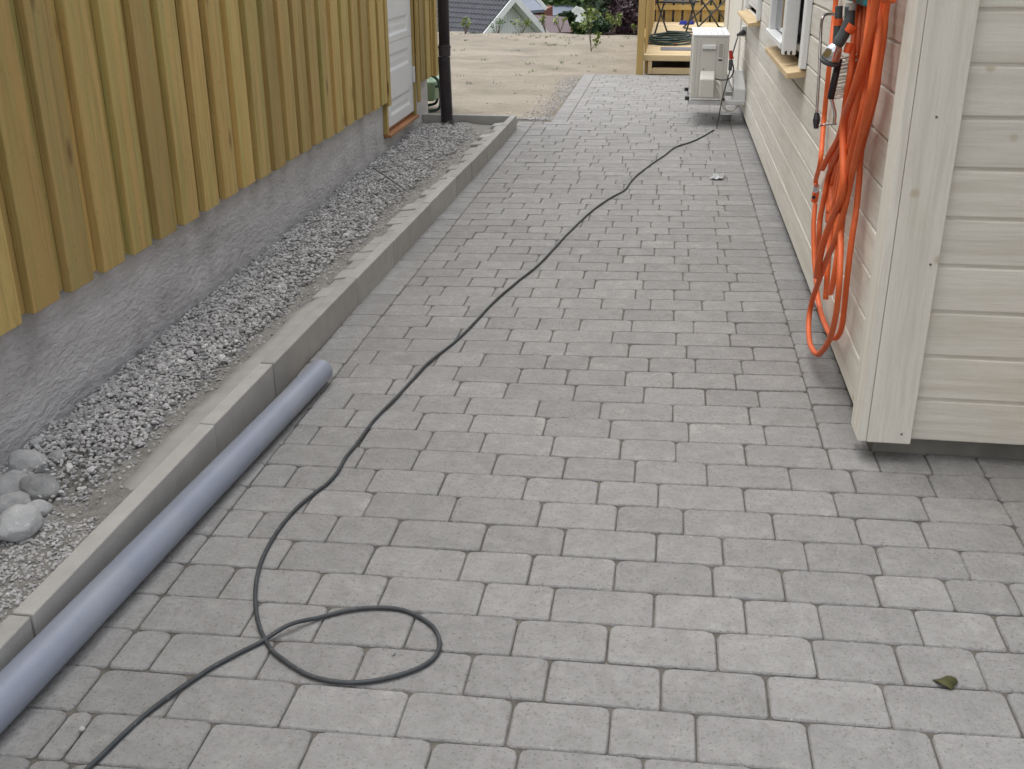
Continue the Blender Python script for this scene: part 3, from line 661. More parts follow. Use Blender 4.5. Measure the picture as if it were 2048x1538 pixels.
# ---- grey pipe ----------------------------------------------------
gp=MB(); A=Vector((-1.273,1.34,.0445)); B=Vector((-1.17,3.36,.0445)); RR=.0435
n=40; seg=48; ax=(B-A).normalized(); u=ax.cross(Vector((0,0,1))).normalized(); v=u.cross(ax)
gp.tube([A.lerp(B,i/n) for i in range(n+1)],RR,seg,cap=False)
ring=lambda c,r:[c+(u*math.cos(2*math.pi*k/seg)+v*math.sin(2*math.pi*k/seg))*r for k in range(seg)]
r1=ring(B,RR);r2=ring(B,RR-.0035);r3=ring(B-ax*.6,RR-.0035); gp.add(r1+r2,[(k,(k+1)%seg,seg+(k+1)%seg,seg+k) for k in range(seg)])
pipe=gp.build('drain_pipe',M['pvc'],smooth=True); tag(pipe,'smooth blue grey plastic drain pipe lying on the pavers against the kerb','pipe')
ii=MB(); ii.add(r2+r3,[(k,(k+1)%seg,seg+(k+1)%seg,seg+k) for k in range(seg)]); ii.build('bore',M['pvcin'],pipe,smooth=True)

# ================================================================== GARDEN HOSE on the wall
hose=empty('garden_hose','coiled orange garden hose hanging in long loops on the house wall','hose',(.58,3.7,1.3))
def Zp(l,ox=1560,oy=300,s=3.344): return [(ox+x/s,oy+y/s) for x,y in l]
def top(l): return [(1600+x/6.408,y/6.408) for x,y in l]
ST=[]
ST.append((top([(1130,-260),(1110,0),(1070,500),(1010,900),(960,1250)])+Zp([(545,0),(530,200),(510,400),(480,600),(450,850),(430,1050),(410,1195),(372,1258),(330,1225),(280,1110),(255,1000),(240,850),(228,700),(225,500),(236,360)]),.605,.0085))
ST.append((top([(1060,-260),(1040,0),(1000,500),(940,900),(880,1300)])+Zp([(505,60),(470,220),(430,400),(370,600),(310,740),(255,890),(212,1020),(192,1150),(200,1290),(245,1365),(290,1335),(338,1250),(374,1100),(396,900),(405,700),(408,560),(425,400),(450,200),(472,40)])+top([(800,1400),(860,900),(900,500),(960,0),(975,-260)]),.572,.0088))
ST.append((top([(880,-260),(860,0),(820,500),(790,900),(720,1300)])+Zp([(400,120),(355,400),(335,600),(318,800),(305,1000)]),.60,.0088))
ST.append((top([(1000,-260),(975,0),(880,500),(770,900),(680,1200),(560,1600)])+Zp([(420,260),(340,480),(290,620),(262,740),(246,845)]),.55,.0105))
ST.append((top([(800,-260),(780,0),(760,500),(690,900),(620,1300),(590,1700)])+Zp([(330,150),(300,300),(270,450),(262,560),(258,660),(250,760)]),.59,.0088))
ST.append((top([(740,-260),(725,0),(690,500),(650,900),(600,1200),(560,1500),(500,1750)])+Zp([(325,40),(283,125)]),.575,.0092))
ST.append((top([(1150,-260),(1120,0),(1040,500),(950,1000),(860,1500)])+Zp([(490,60),(450,250),(410,480),(385,700),(362,850),(338,955)]),.585,.0092))
ST.append((top([(840,-260),(830,0),(760,600),(700,1000),(650,1400)])+Zp([(370,150),(330,300),(320,480)]),.61,.0085))
ST.append((top([(480,-260),(460,0),(430,300),(400,600),(370,900),(340,1200),(310,1500),(290,1750)])+Zp([(275,40),(262,120),(240,200),(243,240)]),.615,.0088))
ST.append((top([(930,-260),(915,0),(870,400),(830,800),(760,1200),(690,1600)])+Zp([(450,60),(410,250),(385,420)]),.566,.0095))
ST.append((top([(1000,-260),(985,0),(930,500),(860,900),(790,1300)])+Zp([(430,80),(395,250),(350,420),(330,520)]),.592,.0105))
ST.append((top([(910,-260),(890,0),(850,500),(760,900),(690,1300),(640,1600)])+Zp([(360,150),(345,320),(330,420)]),.61,.0105))
ST.append((top([(1090,-260),(1070,0),(1020,500),(930,1000),(850,1400)])+Zp([(470,60),(430,240),(395,420),(372,600)]),.60,.0105))
ST.append((top([(760,-260),(750,0),(720,500),(670,900),(640,1300)])+Zp([(350,60),(345,220),(336,380)]),.612,.0105))
ST.append((top([(880,-260),(865,0),(820,500),(770,900),(720,1300),(640,1700)])+Zp([(385,100),(360,250),(350,400)]),.618,.0105))
ST.append((top([(960,-260),(950,0),(890,500),(850,900),(790,1300),(700,1700)])+Zp([(420,100),(385,250),(365,400)]),.618,.0105))
ST.append((top([(1040,-260),(1030,0),(970,500),(900,900),(850,1300),(770,1700)])+Zp([(455,100),(420,250),(400,380)]),.618,.0105))
mb=MB(); hrng=random.Random(4)
for l,X,r in ST:
    P=[atx(x,y,X+.006*math.sin(i*1.3)) for i,(x,y) in enumerate(l)]
    mb.tube([rel(p,hose) for p in smooth_path(P,5)],r*1.13,12,hrng.random())
mb.build('hose',M['orange'],hose,smooth=True)
# arcs over the holder (just above the frame)
mb=MB()
for i in range(6):
    ya=3.62-.06*i; yb=4.0+.0*i; X=.56+.01*(i%4); zt=1.42+.008*i
    P=[(X,ya-.25,1.30),(X,ya-.15,1.40),(X-.01,(ya+yb)/2-.1,zt),(X,yb-.0,1.40),(X,yb+.08,1.30)]
    mb.tube([rel(p,hose) for p in smooth_path(P,6)],.009,10,.4)
mb.build('top_loop',M['orange'],hose,smooth=True)
a=MB(); p0=atx(1634,372,.60); p1=atx(1632,383,.60); p2=atx(1629,403,.60)
a.tube([rel(p0,hose),rel(p1,hose)],.0125,14); o1=a.build('coupling_ring',M['chrome'],hose,smooth=False)
a=MB(); a.tube([rel(p1,hose),rel(p2,hose)],.0135,8); a.build('coupling',M['orangep'],hose)
a=MB(); q=(p1+p2)/2; a.tube([rel(q+Vector((-.006,-.012,0)),hose),rel(q+Vector((-.009,-.018,0)),hose)],.007,10); a.build('release_button',M['black'],hose)
# holder
hd=MB(); hd.box(-.02,.04,-.28,.30,.0,.16); hd.tube([(-.03,-.25,.07),(-.03,.28,.07)],.05,16); 
o=hd.build('hose_holder',M['teal'],loc=(.595,3.82,1.262),bevel=.006); tag(o,'teal plastic hose holder fixed to the white wall above the hose','holder')
# spray gun
YG=3.62
def G(x,y,d=0): return aty(x,y,YG+d)
gun=empty('spray_gun','grey spray gun with chrome bell head hanging beside the orange hose','spray gun',tuple(G(1690,60)))
a=MB(); a.tube([rel(v,gun) for v in smooth_path([G(1700,12),G(1699,38),G(1693,58),G(1683,76),G(1673,92)],4)],[.0165]*5+[.019]*5+[.0185]*5+[.0165]*2,14); a.build('body',M['greyp'],gun,smooth=True)
a=MB(); a.tube([rel(v,gun) for v in (G(1676,88),G(1673,93,.0),G(1668,101,.005),G(1664,110,.01),G(1660,119,.015))],[.013,.020,.026,.029,.030],24); a.build('chrome_head',M['chrome'],gun,smooth=True)
a=MB(); a.tube([rel(v,gun) for v in (G(1660.5,118,.015),G(1657.5,125,.019))],[.033,.032],24); a.build('nozzle_rim',M['greyp'],gun,bevel=.002)
a=MB(); a.tube([rel(v,gun) for v in (G(1706,50,-.01),G(1696,64,-.008))],[.019,.017],14); a.build('orange_trigger',M['orangep'],gun,smooth=False)
a=MB(); a.tube([rel(v,gun) for v in (G(1700,86),G(1694,106))],.013,12); a.build('orange_collar',M['orangep'],gun)
a=MB(); a.tube([rel(v,gun) for v in (G(1703,6),G(1701,20))],.0175,14); a.build('end_fitting',M['hpdark'],gun)
YG=3.68
ft=empty('hose_fitting','pair of dark grey and orange hose connectors hanging under the teal holder','hose fitting',tuple(G(1674,30)))
for i,(ya,yb,mt,r) in enumerate([(12,37,'greyp',.012),(37,51,'orangep',.0145),(51,84,'greyp',.0135)]):
    a=MB(); a.tube([rel(G(1679-.06*ya,ya),ft),rel(G(1679-.06*yb,yb),ft)],r,12); a.build(['fitting_top','orange_ring','fitting_body'][i],M[mt],ft)
YG=3.66
br=empty('wash_brush','hanging wash brush with pale bristles and a bent chrome handle, left of the hose','brush',tuple(G(1675,160)))
ba,bb=G(1678,118),G(1661,198)
a=MB(); a.tube([rel(ba,br),rel(bb,br)],.0115,10); a.build('back',M['black'],br,smooth=True)
a=MB(); brs=random.Random(8)
for i in range(12):
    t=i/11; c=ba.lerp(bb,t)
    for j in range(4):
        e=Vector((.058+brs.uniform(-.006,.006),brs.uniform(-.016,.016),.012+brs.uniform(-.004,.004)))
        a.tube([rel(c,br),rel(c+e,br)],[.0030,.0026],5,brs.random())
a.build('bristles',M['bristle'],br)
a=MB(); a.tube([rel(v,br) for v in smooth_path([G(1662,197),G(1666,210),G(1670,228),G(1668,247)],5)],.0055,10); a.build('handle',M['chrome'],br,smooth=True)
# bent rod frame
rod=empty('bent_rod','slim chrome rod bent into a long frame, hanging left of the orange hose','rod',tuple(atx(1638,150,.51)))
a=MB(); a.tube([rel(v,rod) for v in smooth_path([atx(1672,29,.57),atx(1660,28,.54),atx(1650,30,.52),atx(1645,38,.51),atx(1642,60,.51),atx(1638,150,.51),atx(1633,232,.51)],5)],.0052,10); a.build('rod',M['steel'],rod,smooth=True)
a=MB(); a.tube([rel(v,rod) for v in (atx(1634,226,.51),atx(1633,240,.51),atx(1632,257,.51))],[.009,.013,.008],10); a.build('end_clamp',M['black'],rod)
a=MB(); a.tube([rel(v,rod) for v in smooth_path([atx(1638,252,.51),atx(1650,249,.53),atx(1672,248,.56)],4)],.0035,8); a.build('cross_wire',M['steel'],rod,smooth=True)

# ================================================================== WOODEN DECK
deck=empty('wooden_deck','pale new wooden deck platform at the far end of the paving','deck',(-.3,13.02,0))
DX=(-.3,13.02)
def D(mb,name,mt,**k):
    for i,v in enumerate(mb.v): mb.v[i]=(v[0]-DX[0],v[1]-DX[1],v[2])
    return mb.build(name,mt,deck,**k)
a=MB(); y=13.05; drg=random.Random(6)
while y<18.55:
    a.box(-.31+.0*drg.random(),2.6,y,y+.118,.186,.214,drg.random()); y+=.1235
D(a,'deck_boards',M['deckwood'],bevel=.003)
a=MB(); a.box(-.312,2.6,13.02,13.047,.15,.2165,.6); D(a,'front_board',M['deckwood'],bevel=.003)
a=MB(); a.box(-.262,-.215,13.03,13.075,0,.149,.8); D(a,'leg',M['deckwood'],bevel=.002)
a=MB(); a.box(-.214,2.6,13.035,13.07,.0,.062,.3); a.box(-.2,2.6,13.04,13.065,.0625,.072,.9); D(a,'bottom_board',M['deckwood'],bevel=.002)
a=MB(); a.box(-.30,-.27,13.08,18.5,.0,.18,.1); D(a,'side_board',M['postwood'])
railing=empty('deck_railing','brown timber railing with upright slats along the left side of the deck','railing',(-.38,13.0,0))
def RL(mb,name,mt,root,o,**k):
    for i,v in enumerate(mb.v): mb.v[i]=(v[0]-o[0],v[1]-o[1],v[2])
    return mb.build(name,mt,root,**k)
o=(-.38,13.0)
for yy in (12.96,18.5):
    a=MB(); a.box(-.395,-.315,yy,yy+.08,-.02,1.15,.4); RL(a,'post',M['postwood'],railing,o,bevel=.003)
a=MB()
for z in (.33,1.05): a.box(-.352,-.318,13.05,18.49,z,z+.06,.5)
RL(a,'rail',M['postwood'],railing,o,bevel=.002)
y=13.25; 
a=MB()
while y<18.4: a.box(-.314,-.296,y,y+.095,.216,1.1,drg.random()); y+=.185
RL(a,'slats',M['postwood'],railing,o,bevel=.002)
brl=empty('back_railing','brown timber railing with vertical boards across the back of the deck','railing',(-.3,18.6,0)); o=(-.3,18.6)
a=MB(); x=-.28
while x<2.6: a.box(x,x+.115,18.66,18.68,.12,1.15,drg.random()); x+=.15
RL(a,'slats',M['postwood'],brl,o,bevel=.002)
a=MB(); a.box(-.3,2.6,18.60,18.64,.40,.47,.9); a.box(-.3,2.6,18.60,18.64,1.0,1.07,.9); RL(a,'rail',M['postwood'],brl,o,bevel=.002)

# coil of dark hose on the deck
rc=empty('coiled_hose','flat coil of dark green hose with orange ends lying on the front of the deck','hose',(-.02,14.75,.214))
a=MB(); pts=[]; krn=random.Random(12)
for i in range(430):
    t=i/430; an=t*2*math.pi*9; rr=.25+.045*math.sin(i*.045)+.012*math.sin(i*.5)
    pts.append((rr*1.08*math.cos(an),rr*1.7*math.sin(an),.012+.085*t+.012*math.sin(an+1)))
a.tube(pts,.010,8); a.build('hose',M['greenp'],rc,smooth=True)
a=MB(); a.tube([(.05,-.45,.012),(.09,-.45,.014)],.02,10); a.build('orange_end',M['orangep'],rc); a=MB(); a.tube([(.27,-.10,.09),(.30,-.06,.1)],.022,10); a.build('orange_end',M['orangep'],rc)
a=MB(); a.box(-.13,.42,13.62,14.0,.2145,.222); o=a.build('door_mat',M['mat'],bevel=.002); tag(o,'flat grey rubber mat on the deck in front of the coiled hose','mat')
# chairs
def make_chair(label,seat_m,loc,rz):
    t=empty('folding_chair',label,'chair',loc,rz,'dark folding chairs on the deck')
    for s in (-1,1):
        a=MB(); a.tube([(s*.25,-.27,.012),(s*.25,.22,.47)],.013,8); a.build('leg',M['metalblk'],t,smooth=True)
        a=MB(); a.tube([(s*.225,.30,.012),(s*.225,-.02,.42),(s*.225,-.17,.60),(s*.225,-.16,.62)],.013,8); a.build('leg',M['metalblk'],t,smooth=True)
        a=MB(); a.tube(smooth_path([(s*.27,-.20,.44),(s*.27,-.25,.64),(s*.27,-.15,.66),(s*.27,.2,.66)],4),.012,8); a.build('armrest',M['metalblk'],t,smooth=True)
        a=MB(); a.tube([(s*.235,.20,.44),(s*.235,.36,1.05)],.012,8); a.build('back_frame',M['metalblk'],t,smooth=True)
    a=MB(); a.tube([(-.25,-.27,.02),(.25,-.27,.02)],.011,8); a.build('stretcher',M['metalblk'],t,smooth=True); a=MB(); a.tube([(-.225,.30,.02),(.225,.30,.02)],.011,8); a.build('stretcher',M['metalblk'],t,smooth=True)
    a=MB(); a.box(-.24,.24,-.22,.22,.43,.45); a.build('seat',seat_m,t,bevel=.006)
    a=MB(); a.hexa([(-.23,.20,.50),(.23,.20,.50),(.23,.215,.50),(-.23,.215,.50)],[(-.23,.35,1.02),(.23,.35,1.02),(.23,.365,1.02),(-.23,.365,1.02)]); a.build('backrest',seat_m,t)
    return t
make_chair('black folding chair with crossed legs behind the coiled hose on the deck',M['blkcloth'],(.07,16.0,.214),R(160))
make_chair('dark folding chair with grey seat standing further back near the house corner',M['net'],(.50,17.0,.214),R(-70))
a=MB(); a.tube([(0,0,0),(.0,0,.06)],[.07,.05],12); a.tube([(.1,.02,0),(.15,.03,.05)],.04,10); o=a.build('blue_toy',M['blue'],loc=(.17,18.0,.214)); tag(o,'small blue plastic object on the deck behind the chair legs','toy')

# ================================================================== STONES
def stone(name,label,c,r,tone,seed,flat=.75,group=None):
    rg_=random.Random(seed); bm=bmesh.new(); bmesh.ops.create_icosphere(bm,subdivisions=4,radius=1)
    of=Vector((seed*3.1,seed*1.7,0)); an=rg_.uniform(0,3.1); q=Matrix.Rotation(an,3,'Z')
    # a few flat facets
    cuts=[(Vector((rg_.uniform(-1,1),rg_.uniform(-1,1),rg_.uniform(-.3,1))).normalized(),rg_.uniform(.72,.9)) for _ in range(3)]
    for v in bm.verts:
        d=v.co.normalized(); k=1+.16*noise.noise(d*1.3+of)+.05*noise.noise(d*3.5+of); p=d*k
        for n_,dd in cuts:
            e=p.dot(n_)-dd
            if e>0: p-=n_*e*.85
        v.co=q@Vector((p.x*r*1.2,p.y*r*.92,p.z*r*flat))
    me=bpy.data.meshes.new(name); bm.to_mesh(me); bm.free(); me.materials.append(M['boulder'])
    at_=me.attributes.new('tone','FLOAT','FACE'); at_.data.foreach_set('value',[tone]*len(me.polygons))
    me.polygons.foreach_set('use_smooth',[True]*len(me.polygons))
    o_=bpy.data.objects.new(name,me); sc.collection.objects.link(o_); o_.location=c; return tag(o_,label,'stone',group)
def SP(x,y,r,up=.5):
    p=atz(x,y,.05)
    z=soil_z(max(p.x,wallx(p.y)),p.y)+r*up; p=atz(x,y,z); return p
for i,(x,y,r,tn,lb,fl) in enumerate([
  (55,930,.046,.55,'rounded grey brown stone with a split face by the foundation',.8),
  (117,916,.024,.3,'small brown stone right of the split face stone',.8),
  (72,886,.018,.6,'small oval stone above the split face stone at the foundation',.7),
  (22,976,.05,.35,'large dark bluish stone cut by the left photo edge',.75),
  (78,976,.046,.1,'dark slate grey oval stone in the lower left pile',.75),
  (22,1008,.037,.5,'greenish grey flat stone between the dark stone and speckled boulder',.6),
  (75,1018,.024,.95,'small whitish angular stone in the lower left pile',.85),
  (36,1046,.047,.85,'pale speckled granite boulder, lowest of the lower left pile',.72),
  (155,882,.016,.6,'smooth tan pebble, left of two at near end of gravel',.65),
  (176,880,.018,.5,'grey flat sided pebble, right of two at near end of gravel',.7),
  (360,668,.017,.6,'flat oval pebble on top of the gravel near the wall',.5),
  (400,678,.018,.6,'rounded grey pebble right of the flat oval one',.6),
  (345,733,.017,.7,'pale pebble in the gravel below the flat oval pebble',.7),
  (563,575,.024,.7,'rounded beige stone at the outer edge of the gravel in mid strip',.8),
  (307,718,.014,.35,'small dark pebble beside the foundation in the gravel',.7),
  (605,462,.026,.2,'dark grey stone sitting by the foundation in mid strip',.6),
  (785,349,.022,.35,'square grey stone chip near the thin rod',.5)]):
    r*=1.2 if y>870 else 1; p=SP(x,y,r); stone('stone',lb,p,r,tn,i+2,fl,'loose stones beside the foundation')
a=MB(); p0=atz(746,336,.155); p1=atz(810,380,.125); a.tube([p0-p0,(p1-p0)*.5+Vector((0,0,.004)),p1-p0],.0045,8); o=a.build('metal_rod',M['stick'],loc=p0,smooth=True); tag(o,'thin dark rod lying across the gravel strip','rod')

a=MB(); jr=random.Random(51)
for i in range(420):
    r=jr.randint(-2,60); X=jr.uniform(-1.2,.5 if r>8 else 1.2); y=rowY(r,X)+.5*(rowc(r+1)[0]-rowc(r)[0])+jr.gauss(0,.008)
    if jr.random()<.3: y=rowY(r,X)+jr.uniform(-.06,.06)
    rock(a,(X,y,.0005),jr.uniform(.0008,.0024),jr,jr.uniform(.1,1))
o=a.build('crumbs',M['gravel']); tag(o,'scattered sand grains and stone crumbs on the paving','crumbs',kind='stuff')
# leaf, plastic scrap
a=MB(); lf=[]
for i in range(14):
    an=2*math.pi*i/14; r=.019*(1+.10*math.sin(3*an)+.12*math.sin(5*an+1)); lf.append((r*math.cos(an)*1.2,r*.95*math.sin(an),.006+.006*math.sin(2*an)))
lf.append((0,0,.010)); a.add(lf,[(i,(i+1)%14,14) for i in range(14)],.5)
p=atz(1891,1368,.002); o=a.build('fallen_leaf',M['deadleaf'],loc=p,smooth=True); so2=o.modifiers.new('s','SOLIDIFY'); so2.thickness=.001; tag(o,'small curled olive green leaf on the pavers at lower right','leaf')
a=MB(); N_=9; vs=[]
for j in range(N_):
    for i in range(N_):
        uu,vv=i/(N_-1)-.5,j/(N_-1)-.5
        vs.append((uu*.08+.03*vv,vv*.17,.006+.016*abs(noise.noise(Vector((uu*5,vv*5,2))))+.018*abs(noise.noise(Vector((uu*14,vv*14,6))))))
a.add(vs,[(j*N_+i,j*N_+i+1,(j+1)*N_+i+1,(j+1)*N_+i) for j in range(N_-1) for i in range(N_-1)])
o=a.build('plastic_scrap',M['clear'],loc=(.35,7.13,.0)); s3=o.modifiers.new('s','SOLIDIFY'); s3.thickness=.0008; tag(o,'crumpled scrap of clear plastic lying on the pavers','plastic scrap')
a=MB(); rk=random.Random(33); rock(a,(0,0,0),.007,rk,.5,.8); o=a.build('pebble',M['gravel'],loc=tuple(atz(165,1458,.006))); tag(o,'tiny pale pebble on a paver joint at lower left beside the cable end','pebble')
a=MB(); rock(a,(0,0,0),.006,rk,.2,.8); o=a.build('pebble',M['gravel'],loc=tuple(atz(787,1307,.004))); tag(o,'tiny pebble inside the cable loop','pebble')

# ================================================================== PLANTS IN THE SAND
def leafy(mb,c,rad,n,size,rng,shell=.5):
    for _ in range(n):
        d=Vector((rng.gauss(0,1),rng.gauss(0,1),rng.gauss(0,1))).normalized(); k=rng.random()**(1/3*shell+.15)
        # clumps
        p=Vector(c)+Vector((d.x*rad[0],d.y*rad[1],d.z*rad[2]))*k*(1+.35*noise.noise(d*2.2+Vector(c)))
        s=size*rng.uniform(.6,1.4); u_=Vector((rng.gauss(0,1),rng.gauss(0,1),rng.gauss(0,.6))).normalized(); w_=u_.cross(Vector((rng.gauss(0,1),rng.gauss(0,1),rng.gauss(0,1)))).normalized()
        mb.add([p-u_*s,p+w_*s*.5,p+u_*s,p-w_*s*.5],[(0,1,2,3)],rng.random())
trg=random.Random(17)
sap=empty('sapling','young leafy sapling standing alone in the sandy yard','sapling',(-1.14,15.95,-.02))
a=MB(); a.tube([(0,0,0),(-.015,0,.2),(-.045,.02,.45)],[.008,.007,.004],6)
st=[(-.0,0,.0),(.1,.02,.2),(.16,.0,.12)]
a.tube([(0,0,.02),(.07,0,.12),(.09,.01,.24)],.004,5); a.tube([(0,0,.02),(-.05,0,.3),(-.09,0,.5)],.004,5); a.build('stem',M['bark'],sap)
a=MB()
for c,rd,n in [((-.06,0,.44),(.12,.12,.14),90),((.02,0,.50),(.09,.09,.10),40),((-.12,0,.36),(.06,.06,.08),26),((.08,0,.15),(.06,.05,.07),26),((.10,0,.24),(.04,.04,.04),14)]: leafy(a,c,rd,n,.03,trg)
a.build('leaves',M['leaf3'],sap)
def shrub(x,y,h,wd,n,label,mt='leaf3'):
    p=atz(x,y); s=empty('shrub',label,'shrub',(p.x,p.y,.0),0,'small shrubs at the far edge of the sand')
    a=MB(); leafs=MB()
    for k in range(6):
        dx=trg.uniform(-wd,wd)*.9; top_=Vector((dx,trg.uniform(-wd,wd)*.5,h*trg.uniform(.6,1)))
        a.tube([(0,0,-.02),top_*.5+Vector((dx*.1,0,0)),top_],[.006,.004,.002],5); leafy(leafs,top_*.85,(wd*.35,wd*.3,h*.22),n//6,.028,trg)
    a.build('stem',M['bark'],s); leafs.build('leaves',M[mt],s)
shrub(931,68,.26,.12,70,'thin olive shrub in the sand just right of the downpipe')
shrub(995,68,.26,.18,50,'sparse shrub in front of the left foot of the white gable','leaf1')
shrub(1042,68,.28,.16,60,'thin pale shrub in front of the right half of the white gable')
shrub(1092,64,.28,.14,50,'faint shrub in front of the brown roof, left one','leaf3')
shrub(1120,63,.26,.12,50,'faint shrub in front of the brown roof, right one','leaf3')
shrub(1226,64,.32,.16,150,'bushy light green shrub before the dark red tree')
shrub(1268,66,.14,.05,30,'tiny seedling shrub next to the deck railing post')
a=MB(); wrg=random.Random(8)
for i in range(150):
    x=wrg.uniform(-4.5,-.6); y=wrg.uniform(10.2,18.6) if i<60 else wrg.uniform(17.9,18.8)
    if x>-1.25 and y<13: continue
    for k in range(wrg.randint(3,8)):
        e=Vector((wrg.gauss(0,.02),wrg.gauss(0,.02),wrg.uniform(.012,.045))); b_=Vector((x+wrg.gauss(0,.02),y+wrg.gauss(0,.02),-.005)); q=Vector((.004,0,0))
        a.add([b_-q,b_+q,b_+e],[(0,1,2)],wrg.random())
o=a.build('weeds',M['leaf1']); tag(o,'scattered tiny weeds sprouting in the sand','weeds',kind='stuff')
a=MB()
for i in range(1500):
    x=wrg.uniform(-5,-.5); y=wrg.uniform(9.6,18.7)
    if x>-1.1 and y<13.1: continue
    rock(a,(x,y,ground_z(x,y)+.0),wrg.uniform(.003,.010)*(1 if wrg.random()<.94 else 1.8),wrg,wrg.uniform(.1,.7))
o=a.build('sand_pebbles',M['gravel']); tag(o,'scattered small stones lying in the sandy yard','stones',kind='stuff')

# ================================================================== HOUSES BELOW
def wp(x,y,Y): return aty(x,y,Y)
# house A : tiled roof with white cross gable
hA=empty('tiled_house','house below the yard with dark grey tiled roof and white cross gable','house',(-11,62,-9))
def H(mb,name,mt,root,par=None,**k):
    for i,v in enumerate(mb.v): mb.v[i]=(v[0]-root.location.x,v[1]-root.location.y,v[2]-root.location.z)
    return mb.build(name,mt,par or root,**k)
# ridge runs to the left and away; the gable end faces right and towards the yard
ap=wp(1029,-8,58); an_=R(50); rv=Vector((-math.sin(an_),math.cos(an_),0)); nv=-rv
wd_,hh=4.2,3.45
nd=Vector((-math.cos(an_)*wd_,-math.sin(an_)*wd_,-hh)); fdn=Vector((math.cos(an_)*wd_,math.sin(an_)*wd_,-hh))
ns=nd.normalized(); nn=rv.cross(ns).normalized(); nn=nn if nn.z>0 else -nn
rm=MB(); per=.30; step=.36; NCO=int(17/per)*8
for r in range(int(nd.length/step)+1):
    v0=r*step; v1=v0+step+.03
    up_=[];dn_=[];lip=[]
    for i in range(NCO+1):
        u_=17*i/NCO; wv=.055*math.cos(2*math.pi*u_/per)
        up_.append(ap+rv*u_+ns*v0+nn*(wv+.0)); dn_.append(ap+rv*u_+ns*v1+nn*(wv+.06)); lip.append(ap+rv*u_+ns*v1+nn*(wv-.03))
    n_=NCO+1
    rm.add(up_+dn_+lip,[(i,i+1,n_+i+1,n_+i) for i in range(NCO)]+[(n_+i,n_+i+1,2*n_+i+1,2*n_+i) for i in range(NCO)],.5)
q4=[ap,ap+rv*17,ap+rv*17+fdn*1.2,ap+fdn*1.2]; rm.hexa([v-Vector((0,0,.12)) for v in q4],q4,.5)
H(rm,'roof',M['tile'],hA)
bd=MB()
for dvec in (nd,fdn):
    p=ap+nv*.02; q=ap+dvec*1.2+nv*.02
    w_=Vector((0,0,-.30)); bd.hexa([p+w_,q+w_,q+w_+nv*.06,p+w_+nv*.06],[p+Vector((0,0,.09)),q+Vector((0,0,.09)),q+Vector((0,0,.09))+nv*.06,p+Vector((0,0,.09))+nv*.06],1)
H(bd,'barge_board',M['wpaint'],hA)
gw=MB(); nb=44; hd_=fdn-Vector((0,0,-hh)); hd_=Vector((fdn.x,fdn.y,0)); base=ap+rv*.75+Vector((0,0,-.17))
for i in range(nb):
    for (t0,t1) in ((-1+2*i/nb,-1+2*(i+.80)/nb),):
        P0=base+hd_*t0; P1=base+hd_*t1
        gw.add([P0+Vector((0,0,-hh-4)),P1+Vector((0,0,-hh-4)),P1+Vector((0,0,-hh*abs(t1))),P0+Vector((0,0,-hh*abs(t0)))],[(0,1,2,3)],.6)
b2=base+rv*.03; gw.add([b2-hd_+Vector((0,0,-hh-4)),b2+hd_+Vector((0,0,-hh-4)),b2+hd_+Vector((0,0,-hh)),b2,b2-hd_+Vector((0,0,-hh))],[(0,1,2,3,4)],.1)
H(gw,'gable_wall',M['whitewall'],hA)
wl=MB(); P0=b2-hd_; P1=b2-hd_+rv*15; wl.add([P0+Vector((0,0,-hh-4)),P1+Vector((0,0,-hh-4)),P1+Vector((0,0,-hh)),P0+Vector((0,0,-hh))],[(0,1,2,3)]); H(wl,'wall',M['whitewall'],hA)
sf=MB()
for dvec in (nd,fdn):
    v0,v1=ap+Vector((0,0,-.14)),ap+dvec*1.2+Vector((0,0,-.14)); sf.add([v0,v1,v1+rv*.75,v0+rv*.75],[(0,1,2,3)],.2)
H(sf,'soffit',M['whitewall'],hA)
# simple houses: roof slab + gable given by pixel corners at a distance
def far_house(name,label,Y,roof,rm_,walls,wm,gable=None,thick=.2):
    p=wp(roof[0][0],roof[0][1],Y); root=empty('neighbour_house',label,'house',(p.x,p.y,p.z-5),0,None)
    a=MB()
    R4=[wp(x,y,Y+dy) for x,y,dy in roof]
    a.hexa([v-Vector((0,0,thick)) for v in R4],R4,.5); H(a,'roof',rm_,root)
    b=MB()
    for (x0_,y0_,x1_,y1_,dy) in walls:
        q0=wp(x0_,y0_,Y+dy); q1=wp(x1_,y1_,Y+dy); b.box(q0.x,q1.x,Y+dy,Y+dy+6,min(q0.z,q1.z)-3,max(q0.z,q1.z),.5)
    H(b,'wall',wm,root)
    if gable:
        g_=MB(); G=[wp(x,y,Y+dy) for x,y,dy in gable]; n_=len(G)
        g_.add(G+[v+Vector((0,.4,0)) for v in G],[tuple(range(n_))[::-1],tuple(range(n_,2*n_))]+[(i,(i+1)%n_,n_+(i+1)%n_,n_+i) for i in range(n_)],.8); H(g_,'gable',M['whitewall'],root)
        t_=MB(); 
        top_i=min(range(n_),key=lambda i:gable[i][1]); 
        for j in (top_i-1,(top_i+1)%n_):
            d0=G[top_i]+Vector((0,-.25,.05)); d1=G[j]+Vector((0,-.25,.05)); d1=d0+(d1-d0)*1.12
            t_.hexa([d0+Vector((0,0,-.28)),d1+Vector((0,0,-.28)),d1+Vector((0,.12,-.28)),d0+Vector((0,.12,-.28))],[d0,d1,d1+Vector((0,.12,0)),d0+Vector((0,.12,0))],1)
        H(t_,'barge_board',M['wpaint'],root)
    return root
hB=far_house('b','grey roofed house partly hidden behind the white gable',82,[(1036,23,0),(1089,19,0),(1066,-4,5),(1020,-8,5)],M['slate'],[(1072,21,1088,34,.6)],M['redwall'])
